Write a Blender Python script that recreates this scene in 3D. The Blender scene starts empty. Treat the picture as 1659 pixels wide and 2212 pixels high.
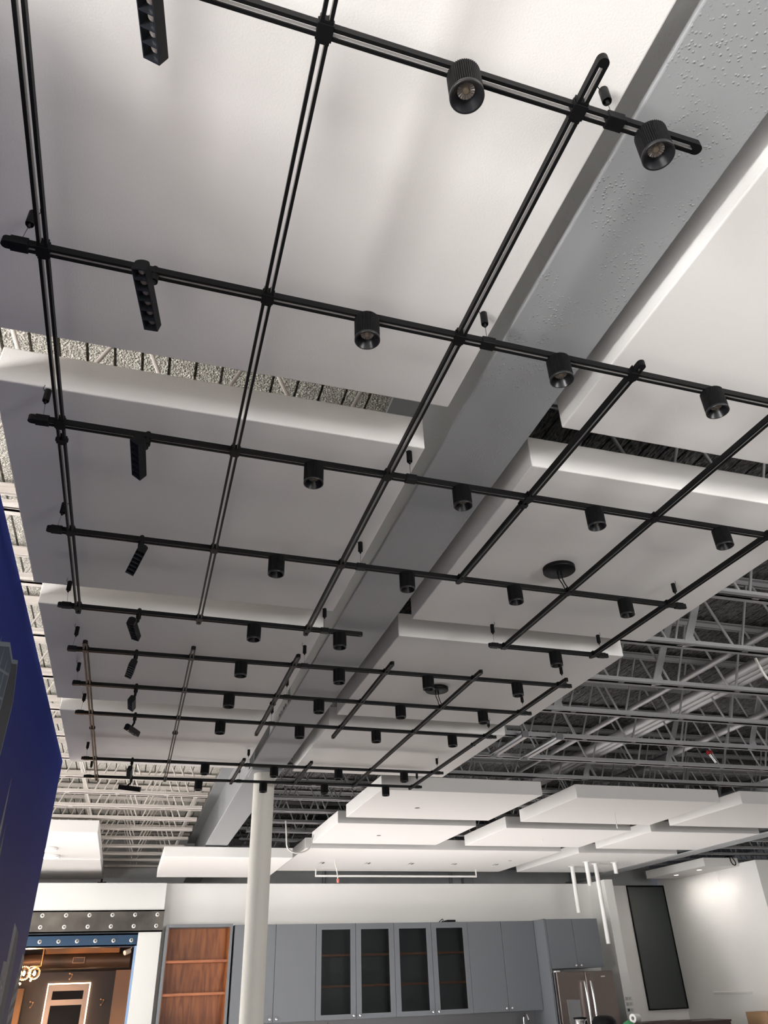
import bpy, bmesh, math, random
from mathutils import Vector, Matrix
random.seed(7)
PI = math.pi
sc = bpy.context.scene
COL = sc.collection
# All layout numbers below are in units of 1.28 m measured from eye height; S turns them into metres.
S = 1.28
EYE = 1.65
FLOOR = -EYE / S

def W(p):
    return Vector((p[0] * S, p[1] * S, p[2] * S + EYE))

# ------------------------------------------------------------------ materials
def mat(name, col, rough=0.6, metal=0.0, bump=0.0, bscale=60.0, bdist=0.002, detail=4.0, var=0.0, vscale=3.0,
        emit=None, estr=0.0, spec=0.5, coat=0.0):
    m = bpy.data.materials.new(name); m.use_nodes = True
    nt = m.node_tree; b = nt.nodes['Principled BSDF']
    b.inputs['Base Color'].default_value = (*col, 1); b.inputs['Roughness'].default_value = rough
    b.inputs['Metallic'].default_value = metal; b.inputs['Specular IOR Level'].default_value = spec
    b.inputs['Coat Weight'].default_value = coat
    if emit:
        b.inputs['Emission Color'].default_value = (*emit, 1); b.inputs['Emission Strength'].default_value = estr
    tc = nt.nodes.new('ShaderNodeTexCoord')
    if bump:
        n = nt.nodes.new('ShaderNodeTexNoise'); n.inputs['Scale'].default_value = bscale; n.inputs['Detail'].default_value = detail
        nt.links.new(tc.outputs['Object'], n.inputs['Vector'])
        bp = nt.nodes.new('ShaderNodeBump'); bp.inputs['Strength'].default_value = bump; bp.inputs['Distance'].default_value = bdist
        nt.links.new(n.outputs['Fac'], bp.inputs['Height']); nt.links.new(bp.outputs['Normal'], b.inputs['Normal'])
    if var:
        n2 = nt.nodes.new('ShaderNodeTexNoise'); n2.inputs['Scale'].default_value = vscale; n2.inputs['Detail'].default_value = 5
        nt.links.new(tc.outputs['Object'], n2.inputs['Vector'])
        r = nt.nodes.new('ShaderNodeValToRGB')
        r.color_ramp.elements[0].position = 0.3; r.color_ramp.elements[1].position = 0.7
        r.color_ramp.elements[0].color = (*[c * (1 - var) for c in col], 1)
        r.color_ramp.elements[1].color = (*[min(1, c * (1 + var)) for c in col], 1)
        nt.links.new(n2.outputs['Fac'], r.inputs['Fac']); nt.links.new(r.outputs['Color'], b.inputs['Base Color'])
    return m

def crust(name, col, strength, dist, scale, stretch=(1, 1, 1), dark=None):
    """sprayed, crinkled coating"""
    m = mat(name, col, 0.85)
    nt = m.node_tree; b = nt.nodes['Principled BSDF']
    tc = nt.nodes.new('ShaderNodeTexCoord'); mp = nt.nodes.new('ShaderNodeMapping'); mp.inputs['Scale'].default_value = stretch
    nt.links.new(tc.outputs['Object'], mp.inputs['Vector'])
    v = nt.nodes.new('ShaderNodeTexVoronoi'); v.feature = 'F1'; v.inputs['Scale'].default_value = scale
    n = nt.nodes.new('ShaderNodeTexNoise'); n.inputs['Scale'].default_value = scale * .8; n.inputs['Detail'].default_value = 6; n.inputs['Distortion'].default_value = 1.2
    nt.links.new(mp.outputs['Vector'], v.inputs['Vector']); nt.links.new(mp.outputs['Vector'], n.inputs['Vector'])
    ad = nt.nodes.new('ShaderNodeMath'); ad.operation = 'ADD'
    nt.links.new(v.outputs['Distance'], ad.inputs[0]); nt.links.new(n.outputs['Fac'], ad.inputs[1])
    bp = nt.nodes.new('ShaderNodeBump'); bp.inputs['Strength'].default_value = strength; bp.inputs['Distance'].default_value = dist
    nt.links.new(ad.outputs[0], bp.inputs['Height']); nt.links.new(bp.outputs['Normal'], b.inputs['Normal'])
    if dark:
        r = nt.nodes.new('ShaderNodeValToRGB'); r.color_ramp.elements[0].position = 0.42; r.color_ramp.elements[1].position = 0.58
        r.color_ramp.elements[0].color = (*dark, 1); r.color_ramp.elements[1].color = (*col, 1)
        nt.links.new(n.outputs['Fac'], r.inputs['Fac']); nt.links.new(r.outputs['Color'], b.inputs['Base Color'])
    return m

def pimples(name, col):
    """painted steel with clusters of small lumps under the paint"""
    m = mat(name, col, 0.5)
    nt = m.node_tree; b = nt.nodes['Principled BSDF']
    tc = nt.nodes.new('ShaderNodeTexCoord')
    v = nt.nodes.new('ShaderNodeTexVoronoi'); v.inputs['Scale'].default_value = 105
    r = nt.nodes.new('ShaderNodeValToRGB'); r.color_ramp.elements[0].position = 0.0; r.color_ramp.elements[1].position = 0.33
    r.color_ramp.elements[0].color = (1, 1, 1, 1); r.color_ramp.elements[1].color = (0, 0, 0, 1)
    n = nt.nodes.new('ShaderNodeTexNoise'); n.inputs['Scale'].default_value = 7; n.inputs['Detail'].default_value = 8
    rr = nt.nodes.new('ShaderNodeValToRGB'); rr.color_ramp.elements[0].position = 0.43; rr.color_ramp.elements[1].position = 0.58
    mu = nt.nodes.new('ShaderNodeMath'); mu.operation = 'MULTIPLY'
    for x in (v, n): nt.links.new(tc.outputs['Object'], x.inputs['Vector'])
    nt.links.new(v.outputs['Distance'], r.inputs['Fac']); nt.links.new(n.outputs['Fac'], rr.inputs['Fac'])
    nt.links.new(r.outputs['Color'], mu.inputs[0]); nt.links.new(rr.outputs['Color'], mu.inputs[1])
    bp = nt.nodes.new('ShaderNodeBump'); bp.inputs['Strength'].default_value = 0.6; bp.inputs['Distance'].default_value = 0.003
    nt.links.new(mu.outputs[0], bp.inputs['Height']); nt.links.new(bp.outputs['Normal'], b.inputs['Normal'])
    return m

def wood(name, c1, c2, scale, vec=(1, 1, .12)):
    m = mat(name, c1, 0.42)
    nt = m.node_tree; b = nt.nodes['Principled BSDF']
    tc = nt.nodes.new('ShaderNodeTexCoord'); mp = nt.nodes.new('ShaderNodeMapping'); mp.inputs['Scale'].default_value = vec
    w = nt.nodes.new('ShaderNodeTexNoise'); w.inputs['Scale'].default_value = scale; w.inputs['Detail'].default_value = 6; w.inputs['Distortion'].default_value = 1.6
    r = nt.nodes.new('ShaderNodeValToRGB'); r.color_ramp.elements[0].position = 0.36; r.color_ramp.elements[1].position = 0.66
    r.color_ramp.elements[0].color = (*c1, 1); r.color_ramp.elements[1].color = (*c2, 1)
    nt.links.new(tc.outputs['Object'], mp.inputs['Vector']); nt.links.new(mp.outputs['Vector'], w.inputs['Vector'])
    nt.links.new(w.outputs['Fac'], r.inputs['Fac']); nt.links.new(r.outputs['Color'], b.inputs['Base Color'])
    return m

def glassy(name, tint, rough=0.02, alpha_mix=0.8):
    m = bpy.data.materials.new(name); m.use_nodes = True
    nt = m.node_tree; nt.nodes.remove(nt.nodes['Principled BSDF']); o = nt.nodes['Material Output']
    t = nt.nodes.new('ShaderNodeBsdfTransparent'); t.inputs['Color'].default_value = (*tint, 1)
    g = nt.nodes.new('ShaderNodeBsdfGlossy'); g.inputs['Roughness'].default_value = rough
    f = nt.nodes.new('ShaderNodeFresnel'); f.inputs['IOR'].default_value = 1.5
    x = nt.nodes.new('ShaderNodeMixShader')
    nt.links.new(f.outputs[0], x.inputs['Fac']); nt.links.new(t.outputs[0], x.inputs[1]); nt.links.new(g.outputs[0], x.inputs[2])
    nt.links.new(x.outputs[0], o.inputs['Surface'])
    return m

M = {}
M['plaster'] = mat('plaster', (0.80, 0.775, 0.755), 0.8, bump=0.25, bscale=170, bdist=0.0015, detail=3)
M['cloud'] = mat('cloud_paint', (0.79, 0.772, 0.752), 0.85, bump=0.35, bscale=260, bdist=0.0013, detail=2)
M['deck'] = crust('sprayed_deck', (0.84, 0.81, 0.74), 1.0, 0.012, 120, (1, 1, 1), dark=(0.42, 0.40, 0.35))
M['deckdark'] = crust('sprayed_deck_grey', (0.22, 0.22, 0.216), 1.0, 0.02, 80, (1, .3, 1), dark=(0.08, 0.08, 0.08))  # darker grey than the left-hand deck
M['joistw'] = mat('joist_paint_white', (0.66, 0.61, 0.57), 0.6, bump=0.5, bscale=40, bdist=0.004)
M['joistg'] = mat('joist_grey', (0.33, 0.33, 0.335), 0.6, bump=0.5, bscale=40, bdist=0.004)  # darker grey than the left-hand joists
M['beam'] = pimples('beam_paint', (0.30, 0.31, 0.318))
M['column'] = mat('column_paint', (0.80, 0.77, 0.70), 0.6, bump=0.5, bscale=260, bdist=0.0015, detail=2)
M['black'] = mat('black_powder_coat', (0.0045, 0.0045, 0.005), 0.5, bump=0.1, bscale=500, bdist=0.0004, spec=0.16)
M['trim'] = mat('trim_black_satin', (0.016, 0.016, 0.017), 0.33, spec=0.35)
M['blackgloss'] = mat('black_reflector', (0.010, 0.010, 0.012), 0.3, spec=0.3)
M['baffle'] = mat('baffle_black', (0.016, 0.018, 0.022), 0.26, spec=0.6)
M['conductor'] = mat('rail_insert', (0.42, 0.41, 0.40), 0.4)
M['lens'] = mat('lens_clear', (0.19, 0.165, 0.148), 0.12, coat=1.0, bump=0.6, bscale=420, bdist=0.001)
M['chip'] = mat('led_chip', (0.26, 0.21, 0.15), 0.3)
M['steelwire'] = mat('wire_steel', (0.14, 0.14, 0.14), 0.35, metal=1)
M['chrome'] = mat('chrome', (0.75, 0.75, 0.76), 0.15, metal=1)
M['wall'] = mat('wall_paint', (0.78, 0.775, 0.75), 0.8, bump=0.3, bscale=90, bdist=0.002)
M['wallbright'] = mat('wall_paint_lifted', (0.90, 0.885, 0.86), 0.8, bump=0.3, bscale=90, bdist=0.002)  # wall paint lightened in colour to stand in for light missing at the right
M['wallcool'] = mat('wall_paint_cool_dimmed', (0.60, 0.605, 0.585), 0.8, bump=0.3, bscale=90, bdist=0.002)  # cooler tint, colour darkened to offset strong daylight on the left header
M['block'] = mat('painted_block', (0.55, 0.56, 0.56), 0.85, bump=0.6, bscale=45, bdist=0.004, var=0.1)
M['floor'] = mat('floor_concrete', (0.150, 0.140, 0.134), 0.6, var=0.12, vscale=1.2)
M['cab'] = mat('cabinet_grey', (0.130, 0.140, 0.153), 0.42)
M['cabin'] = mat('cabinet_interior', (0.13, 0.14, 0.145), 0.6)
M['woodback'] = wood('shelf_wood', (0.17, 0.047, 0.010), (0.33, 0.108, 0.026), 7, (1.6, 1.6, .22))
M['woodshelf'] = wood('shelf_board', (0.25, 0.075, 0.025), (0.36, 0.125, 0.045), 9, (.2, 1, 1))
M['glass'] = glassy('cabinet_glass', (0.72, 0.75, 0.76))
M['stainless'] = mat('stainless', (0.26, 0.215, 0.20), 0.36, metal=1, bump=0.05, bscale=200)
M['fridgeside'] = mat('fridge_side', (0.16, 0.16, 0.165), 0.45)
M['darkglass'] = mat('dark_glass', (0.046, 0.054, 0.051), 0.08, coat=0.3)
M['rawsteel'] = mat('mill_steel', (0.085, 0.078, 0.070), 0.36, metal=0.8, var=0.35, vscale=4)
M['bluesteel'] = mat('blue_steel', (0.025, 0.06, 0.115), 0.3, metal=0.4)  # even blue tone for the rear lintel
M['bluejamb'] = mat('pale_blue_jamb', (0.22, 0.36, 0.60), 0.35)  # even pale blue tone for the jamb of the opening
M['bolt'] = mat('zinc_washer', (0.78, 0.78, 0.74), 0.35, metal=0.3)
M['white'] = mat('white_enamel', (0.80, 0.79, 0.77), 0.4)
M['whitecable'] = mat('white_cable', (0.70, 0.68, 0.64), 0.5)
M['darkroom'] = mat('charcoal_wall', (0.024, 0.019, 0.018), 0.45)
M['tan'] = mat('tan_wall', (0.42, 0.30, 0.235), 0.8)
M['brown'] = mat('brown_ply', (0.30, 0.17, 0.08), 0.6)
M['duct'] = mat('duct_dark', (0.10, 0.075, 0.06), 0.45, metal=0.4)
M['frame'] = mat('mirror_frame', (0.72, 0.62, 0.58), 0.5)
M['mirror'] = mat('mirror_glass', (0.012, 0.011, 0.011), 0.1, spec=0.1)
M['ledwarm'] = mat('led_strip', (1, .8, .6), 0.5, emit=(1.0, 0.62, 0.36), estr=13)
M['bulb'] = mat('bulb_glow', (1, .8, .5), 0.5, emit=(1.0, 0.58, 0.26), estr=40)
M['amber'] = glassy('bubble_glass', (1.0, 0.86, 0.72), 0.02)
M['amberbead'] = mat('glass_bead', (0.75, 0.45, 0.28), 0.08, coat=1, spec=1)
M['brass'] = mat('bronze', (0.35, 0.2, 0.10), 0.3, metal=1)
M['disk'] = mat('lit_diffuser', (1, .95, .9), 0.5, emit=(1.0, 0.86, 0.74), estr=6)
M['pipe'] = mat('galvanised_pipe', (0.38, 0.38, 0.385), 0.4, metal=0.5, bump=0.2, bscale=80)
M['reflect'] = mat('fixture_reflector', (0.62, 0.63, 0.64), 0.28, metal=0.7)
M['red'] = mat('red_paint', (0.55, 0.03, 0.04), 0.5)
M['pink'] = mat('wire_nut', (0.75, 0.22, 0.18), 0.5)
M['furn'] = mat('dark_brown_wood', (0.045, 0.025, 0.022), 0.4)
M['card'] = mat('cardboard', (0.36, 0.22, 0.12), 0.8)
M['green'] = mat('green_bag', (0.05, 0.28, 0.12), 0.35, bump=0.9, bscale=30, bdist=0.02)
M['switch'] = mat('switch_plate', (0.62, 0.60, 0.58), 0.4)
M['switchdark'] = mat('switch_dark', (0.04, 0.04, 0.045), 0.4)
M['edge'] = mat('board_edge', (0.42, 0.42, 0.42), 0.7)
# printed city night scene: sky fades from deep blue to a hazy violet as ink
mp_ = mat('print_sky', (0.01, 0.02, 0.12), 0.9, spec=0.02)
_nt = mp_.node_tree; _tc = _nt.nodes.new('ShaderNodeTexCoord'); _sx = _nt.nodes.new('ShaderNodeSeparateXYZ'); _r = _nt.nodes.new('ShaderNodeValToRGB')
_mr = _nt.nodes.new('ShaderNodeMapRange'); _mr.inputs['From Min'].default_value = 1.5; _mr.inputs['From Max'].default_value = 3.0
_nt.links.new(_tc.outputs['Object'], _sx.inputs['Vector']); _nt.links.new(_sx.outputs['Z'], _mr.inputs['Value']); _nt.links.new(_mr.outputs['Result'], _r.inputs['Fac'])
_r.color_ramp.elements[0].color = (0.150, 0.135, 0.170, 1); _r.color_ramp.elements[1].color = (0.022, 0.036, 0.200, 1)
_e = _r.color_ramp.elements.new(0.55); _e.color = (0.055, 0.056, 0.160, 1)
_nt.links.new(_r.outputs['Color'], _nt.nodes['Principled BSDF'].inputs['Base Color'])
M['printsky'] = mp_
M['printglass'] = mat('print_tower_glass', (0.040, 0.062, 0.095), 0.55)
M['printdark'] = mat('print_tower_dark', (0.016, 0.018, 0.026), 0.55)
M['printline'] = mat('print_tower_line', (0.16, 0.20, 0.23), 0.55)
M['printstone'] = mat('print_tower_stone', (0.13, 0.125, 0.13), 0.55, var=.3, vscale=40)
M['printlight'] = mat('print_window_light', (0.42, 0.36, 0.22), 0.55)

# ------------------------------------------------------------------ mesh builder
class MB:
    def __init__(s): s.v = []; s.f = []; s.mi = []; s.sm = []; s.mats = []
    def _m(s, m):
        if m is None: return 0
        if m not in s.mats: s.mats.append(m)
        return s.mats.index(m)
    def add(s, vs, fs, m=None, smooth=False, T=None):
        o = len(s.v); k = s._m(m)
        for v in vs:
            v = Vector(v); s.v.append(tuple(T @ v) if T is not None else tuple(v))
        for f in fs: s.f.append(tuple(i + o for i in f)); s.mi.append(k); s.sm.append(smooth)
        return s
    def box(s, x0, x1, y0, y1, z0, z1, m=None, T=None, bev=0.0):
        if bev > 0:
            b = min(bev, abs(x1 - x0) * .45, abs(y1 - y0) * .45, abs(z1 - z0) * .45)
            bm = bmesh.new(); bmesh.ops.create_cube(bm, size=1)
            for v in bm.verts: v.co = ((x0 + x1) / 2 + v.co.x * (x1 - x0), (y0 + y1) / 2 + v.co.y * (y1 - y0), (z0 + z1) / 2 + v.co.z * (z1 - z0))
            bmesh.ops.bevel(bm, geom=bm.edges[:] + bm.verts[:], offset=b, segments=2, affect='EDGES', profile=.5)
            bm.verts.index_update()
            vs = [tuple(v.co) for v in bm.verts]; fs = [[v.index for v in f.verts] for f in bm.faces]; bm.free()
            return s.add(vs, fs, m, False, T)
        vs = [(x, y, z) for z in (z0, z1) for y in (y0, y1) for x in (x0, x1)]
        return s.add(vs, [(0, 2, 3, 1), (4, 5, 7, 6), (0, 1, 5, 4), (2, 6, 7, 3), (0, 4, 6, 2), (1, 3, 7, 5)], m, False, T)
    def prism(s, poly, h0, h1, m=None, T=None, smooth=False):
        """poly in xy (ccw), extruded along z"""
        n = len(poly)
        vs = [(x, y, h0) for x, y in poly] + [(x, y, h1) for x, y in poly]
        fs = [tuple(range(n))[::-1], tuple(range(n, 2 * n))]
        s.add(vs, fs, m, False, T)
        return s.add(vs, [(i, (i + 1) % n, n + (i + 1) % n, n + i) for i in range(n)], m, smooth, T)
    def lathe(s, prof, n=32, m=None, T=None, smooth=True, teeth=0.0):
        """prof: (r, z) list"""
        vs = []; fs = []
        for r, z in prof:
            for k in range(n):
                a = 2 * PI * k / n
                vs.append((r * math.cos(a), r * math.sin(a), z))
        for i in range(len(prof) - 1):
            for k in range(n):
                fs.append((i * n + k, i * n + (k + 1) % n, (i + 1) * n + (k + 1) % n, (i + 1) * n + k))
        return s.add(vs, fs, m, smooth, T)
    def tube(s, pts, r, n=8, m=None, cap=True, smooth=True):
        pts = [Vector(p) for p in pts]; vs = []; fs = []
        t0 = (pts[1] - pts[0]).normalized()
        u = t0.orthogonal().normalized()
        for i, p in enumerate(pts):
            t = (pts[min(i + 1, len(pts) - 1)] - pts[max(i - 1, 0)]).normalized()
            u = (u - t * u.dot(t)).normalized(); w = t.cross(u)
            for k in range(n):
                a = 2 * PI * k / n; vs.append(tuple(p + u * r * math.cos(a) + w * r * math.sin(a)))
        for i in range(len(pts) - 1):
            for k in range(n): fs.append((i * n + k, i * n + (k + 1) % n, (i + 1) * n + (k + 1) % n, (i + 1) * n + k))
        s.add(vs, fs, m, smooth)
        if cap:
            L = len(pts) - 1
            s.add(vs[:n], [tuple(range(n))[::-1]], m); s.add(vs[L * n:], [tuple(range(n))], m)
        return s
    def build(s, name, m, parent=None, at=(0, 0, 0)):
        """vertices are absolute layout units; the object's origin sits at `at`"""
        me = bpy.data.meshes.new(name)
        a = Vector(at)
        me.from_pydata([tuple((Vector(v) - a) * S) for v in s.v], [], s.f); me.update()
        ml = s.mats if s.mats else [m]
        for x in ml: me.materials.append(M[x] if isinstance(x, str) else x)
        me.polygons.foreach_set('material_index', s.mi); me.polygons.foreach_set('use_smooth', s.sm)
        o = bpy.data.objects.new(name, me); COL.objects.link(o)
        o.location = W(at)
        if parent is not None:
            o.parent = parent
            o.location = W(at) - world_of(parent)
        return o

def world_of(o):
    p = Vector((0, 0, 0))
    while o is not None: p = p + o.location; o = o.parent
    return p

def tag(o, label, cat, group=None, kind=None):
    if label: o['label'] = label
    if cat: o['category'] = cat
    if group: o['group'] = group
    if kind: o['kind'] = kind
    return o

def thing(name, at, label, cat, group=None):
    o = bpy.data.objects.new(name, None); COL.objects.link(o); o.empty_display_size = .05
    o.location = W(at)
    return tag(o, label, cat, group)

def structure(name, mb, m):
    o = mb.build(name, m); o['kind'] = 'structure'; return o

def copy_thing(src, at, label, group=None, rotz=0.0):
    r = src.copy(); COL.objects.link(r); r.location = W(at); r.rotation_euler = (0, 0, rotz); r['label'] = label
    if group: r['group'] = group
    for ch in list(src.children):
        c = ch.copy(); COL.objects.link(c); c.parent = r
        for g in list(ch.children):
            d = g.copy(); COL.objects.link(d); d.parent = c
    return r

ORD = ['first', 'second', 'third', 'fourth', 'fifth', 'sixth', 'seventh', 'eighth', 'ninth', 'tenth', 'eleventh', 'twelfth', 'thirteenth', 'fourteenth']
ROW = ['nearest', 'second nearest', 'third nearest', 'fourth nearest', 'fifth nearest', 'sixth nearest', 'seventh nearest', 'eighth nearest', 'second farthest', 'farthest']

# ------------------------------------------------------------------ room shell
structure('floor', MB().box(-4, 9.5, -2.8, 14, FLOOR - .1, FLOOR), 'floor')
def deck(name, x0, x1, m):
    mb = MB(); p = .078; g = .0085; d = .03; zb = 1.60; prof = []
    n = int((x1 - x0) / p)
    for i in range(n):
        a = x0 + i * p
        prof += [(a, zb + d), (a + g, zb + d), (a + g, zb), (a + p, zb)]
    prof += [(x1, zb + d)]
    ys = (-2.8, 14)
    vs = [(x, y, z) for y in ys for x, z in prof]; k = len(prof)
    mb.add(vs, [(i, i + 1, k + i + 1, k + i) for i in range(k - 1)], m)
    mb.box(x0, x1, -2.8, 14, zb + .06, zb + .12, m)
    return structure(name, mb, m)
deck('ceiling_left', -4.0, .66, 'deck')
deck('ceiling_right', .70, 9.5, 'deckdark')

def wall_with_hole(a0, a1, z0, z1, holes):
    """rectangles (a, z) covering a wall minus its holes"""
    xs = sorted({a0, a1, *[h[0] for h in holes], *[h[1] for h in holes]}); zs = sorted({z0, z1, *[h[2] for h in holes], *[h[3] for h in holes]})
    out = []
    for i in range(len(xs) - 1):
        for j in range(len(zs) - 1):
            cx, cz = (xs[i] + xs[i + 1]) / 2, (zs[j] + zs[j + 1]) / 2
            if not any(h[0] < cx < h[1] and h[2] < cz < h[3] for h in holes): out.append((xs[i], xs[i + 1], zs[j], zs[j + 1]))
    return out
# street side behind the camera and left side, both with shop windows
BW = [(-3.6, -1.3, -.35, .98), (-.6, 1.4, -.35, .98), (1.6, 3.6, -.35, .98)]
mb = MB()
for a, b, c, d in wall_with_hole(-4, 9.5, FLOOR, 1.68, BW): mb.box(a, b, -2.8, -2.6, c, d)
structure('wall_front', mb, 'wall')
LW = [(-2.5, -.1, -1.12, -.36), (1.5, 3.9, -.4, 1.15), (5.3, 7.3, -1.0, 1.15)]
mb = MB()
for a, b, c, d in wall_with_hole(-2.8, 14, FLOOR, 1.68, LW): mb.box(-4.0, -3.85, a, b, c, d)
structure('wall_left', mb, 'wall')
structure('wall_right', MB().box(9.3, 9.5, -2.6, 14, FLOOR, 1.68), 'wall')
n = 1
def win(x0, x1, y0, y1, z0, z1):
    global n
    mb = MB(); t = .03
    if y1 - y0 < x1 - x0:
        for x in (x0, (x0 + x1) / 2 - t / 2, x1 - t): mb.box(x, x + t, y0, y1, z0, z1)
        mb.box(x0, x1, y0, y1, z0, z0 + t); mb.box(x0, x1, y0, y1, z1 - t, z1)
    else:
        for y in (y0, (y0 + y1) / 2 - t / 2, y1 - t): mb.box(x0, x1, y, y + t, z0, z1)
        mb.box(x0, x1, y0, y1, z0, z0 + t); mb.box(x0, x1, y0, y1, z1 - t, z1)
    structure('window_%d' % n, mb, 'black'); n += 1
for a, b, c, d in BW: win(a, b, -2.75, -2.65, c, d)
for a, b, c, d in LW: win(-3.97, -3.88, a, b, c, d)

# far masonry wall, kitchen header wall, left header wall with the wide opening
structure('wall_back', MB().box(-3.85, 7.05, 10.12, 10.25, .55, 1.66), 'block')
mb = MB(); mb.box(.345, 5.35, 9.0, 9.14, FLOOR, .974)
structure('wall_kitchen', mb, 'wall')
mb = MB(); mb.box(-3.85, .345, 8.85, 9.03, .715, .962); mb.box(.125, .345, 8.85, 9.03, FLOOR, .715); mb.box(-3.85, -1.75, 8.85, 9.03, FLOOR, .715)
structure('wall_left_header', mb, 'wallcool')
structure('wall_fin', MB().box(5.35, 5.46, 8.62, 9.9, FLOOR, .98), 'wall')
structure('wall_alcove', MB().box(5.46, 6.47, 9.9, 10.0, FLOOR, 1.05).box(6.47, 7.05, 9.9, 10.0, FLOOR, -.36), 'plaster')
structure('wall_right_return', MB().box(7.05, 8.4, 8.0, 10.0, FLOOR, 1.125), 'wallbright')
g_ = MB(); g_.box(6.47, 7.05, 9.89, 9.99, -.36, 1.05, 'darkglass')
for a in (6.47, 7.042): g_.box(a, a + .008, 9.872, 9.9, -.36, 1.05, 'black')
g_.box(6.47, 7.05, 9.872, 9.9, -.372, -.358, 'black'); g_.box(6.47, 7.05, 9.872, 9.9, 1.03, 1.05, 'black')
structure('window_%d' % n, g_, 'darkglass')
structure('trim_1', MB().box(7.035, 7.05, 8.6, 9.3, -.215, -.19, bev=.004), 'wall')

# ------------------------------------------------------------------ roof joists
def joist(y, x0, x1, m, label, xb0, xb1, ph, group):
    zb, zt = 1.215, 1.585
    t = thing('roof_joist', ((x0 + x1) / 2, y, zb), label, 'roof joist', group)
    mb = MB(); leg = .026; gp = .007; th = .005
    for s_ in (-1, 1):
        ya, yb = sorted((y + s_ * gp, y + s_ * (gp + leg)))
        mb.box(xb0, xb1, ya, yb, zb, zb + th)
        yc, yd = sorted((y + s_ * gp, y + s_ * (gp + th)))
        mb.box(xb0, xb1, yc, yd, zb, zb + leg)
    x = xb0 + .2
    while x < xb1 - .1:
        mb.box(x, x + .03, y - .011, y + .011, zb + .001, zb + .012); x += .34
    mb.build('bottom_chord', m, t, ((x0 + x1) / 2, y, zb))
    mb = MB()
    for s_ in (-1, 1):
        ya, yb = sorted((y + s_ * gp, y + s_ * (gp + leg)))
        mb.box(x0, x1, ya, yb, zt - th, zt)
        yc, yd = sorted((y + s_ * gp, y + s_ * (gp + th)))
        mb.box(x0, x1, yc, yd, zt - leg, zt)
    mb.build('top_chord', m, t, ((x0 + x1) / 2, y, zt))
    mb = MB(); half = .175; k0 = math.ceil((xb0 - ph) / (2 * half)); k = k0
    while ph + 2 * half * k < xb1 - .02:
        c = ph + 2 * half * k
        for s_ in (-1, 1):
            xt = c + s_ * half
            if x0 < xt < x1: mb.tube([(c + s_ * .018, y, zb + .012), (xt - s_ * .012, y, zt - .012)], .0060, 8, smooth=True)
        k += 1
    mb.build('web', m, t, ((x0 + x1) / 2, y, (zb + zt) / 2))
    return t
ys = [2.55 + .4775 * k for k in range(-5, 16)]
for k, y in enumerate(ys):
    if y > 10.1: continue
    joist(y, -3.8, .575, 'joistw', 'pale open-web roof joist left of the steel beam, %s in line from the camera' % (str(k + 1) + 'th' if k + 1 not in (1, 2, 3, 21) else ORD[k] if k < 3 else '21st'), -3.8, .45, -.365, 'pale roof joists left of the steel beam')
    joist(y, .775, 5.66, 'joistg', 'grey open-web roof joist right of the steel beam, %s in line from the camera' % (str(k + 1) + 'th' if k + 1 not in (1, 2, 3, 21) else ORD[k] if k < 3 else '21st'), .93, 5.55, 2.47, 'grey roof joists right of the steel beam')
    if 5.5 < y < 10: joist(y, 5.84, 9.2, 'joistg', 'grey open-web roof joist beyond the far right beam, %s in line from the camera' % (str(k + 1) + 'th'), 5.95, 9.2, 2.47, 'grey roof joists beyond the far right beam')

# ------------------------------------------------------------------ steel beam and column
def ibeam(name, xc, hw, y0, y1, zb, zt, label, stiff=(), splice=None):
    t = thing(name, (xc, (y0 + y1) / 2, zb), label, 'steel beam')
    c = (xc, (y0 + y1) / 2, zb)
    MB().box(xc - hw, xc + hw, y0, y1, zb, zb + .014, bev=.003).build('bottom_flange', 'beam', t, c)
    MB().box(xc - .006, xc + .006, y0, y1, zb + .014, zt - .014).build('web', 'beam', t, c)
    MB().box(xc - hw, xc + hw, y0, y1, zt - .014, zt).build('top_flange', 'beam', t, c)
    for y in stiff:
        for s_ in (-1, 1):
            a, b = sorted((xc + s_ * .006, xc + s_ * (hw - .01)))
            MB().box(a, b, y - .005, y + .005, zb + .014, zt - .014).build('stiffener', 'beam', t, (xc + s_ * .05, y, zb))
    if splice:
        y = splice
        for s_ in (-1, 1):
            a, b = sorted((xc + s_ * .0065, xc + s_ * .016))
            p = MB().box(a, b, y - .13, y + .13, zb + .06, zt - .07).build('splice_plate', 'beam', t, (xc + s_ * .01, y, zb + .2))
            for i in range(4):
                for yy in (-.09, -.035, .035, .09):
                    z = zb + .10 + i * .07
                    T = Matrix.Translation((xc + s_ * .016, y + yy, z)) @ Matrix.Rotation(s_ * PI / 2, 4, 'Y')
                    MB().lathe([(0, .009), (.009, .009), (.009, 0), (.013, 0), (.013, -.002)], 6, T=T, smooth=False).build('bolt', 'beam', p, (xc + s_ * .016, y + yy, z))
    return t
ibeam('steel_beam', .6765, .0965, -2.59, 10.1, 1.10, 1.548, 'grey painted steel beam on the round column, running away between the ceiling panels', stiff=(4.50, 4.70), splice=3.95)
ibeam('steel_beam', 5.75, .09, 3.2, 10.1, 1.10, 1.55, 'dark grey steel beam past the far right ceiling panels')
t = thing('column', (.672, 4.60, FLOOR), 'cream painted round steel column standing under the grey beam', 'column')
MB().lathe([(.0615, FLOOR), (.0615, 1.088)], 48, T=Matrix.Translation((.672, 4.60, 0))).build('shaft', 'column', t, (.672, 4.6, 0))
MB().box(.585, .762, 4.50, 4.70, 1.086, 1.0995, bev=.002).build('cap_plate', 'beam', t, (.672, 4.6, 1.09))

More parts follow.
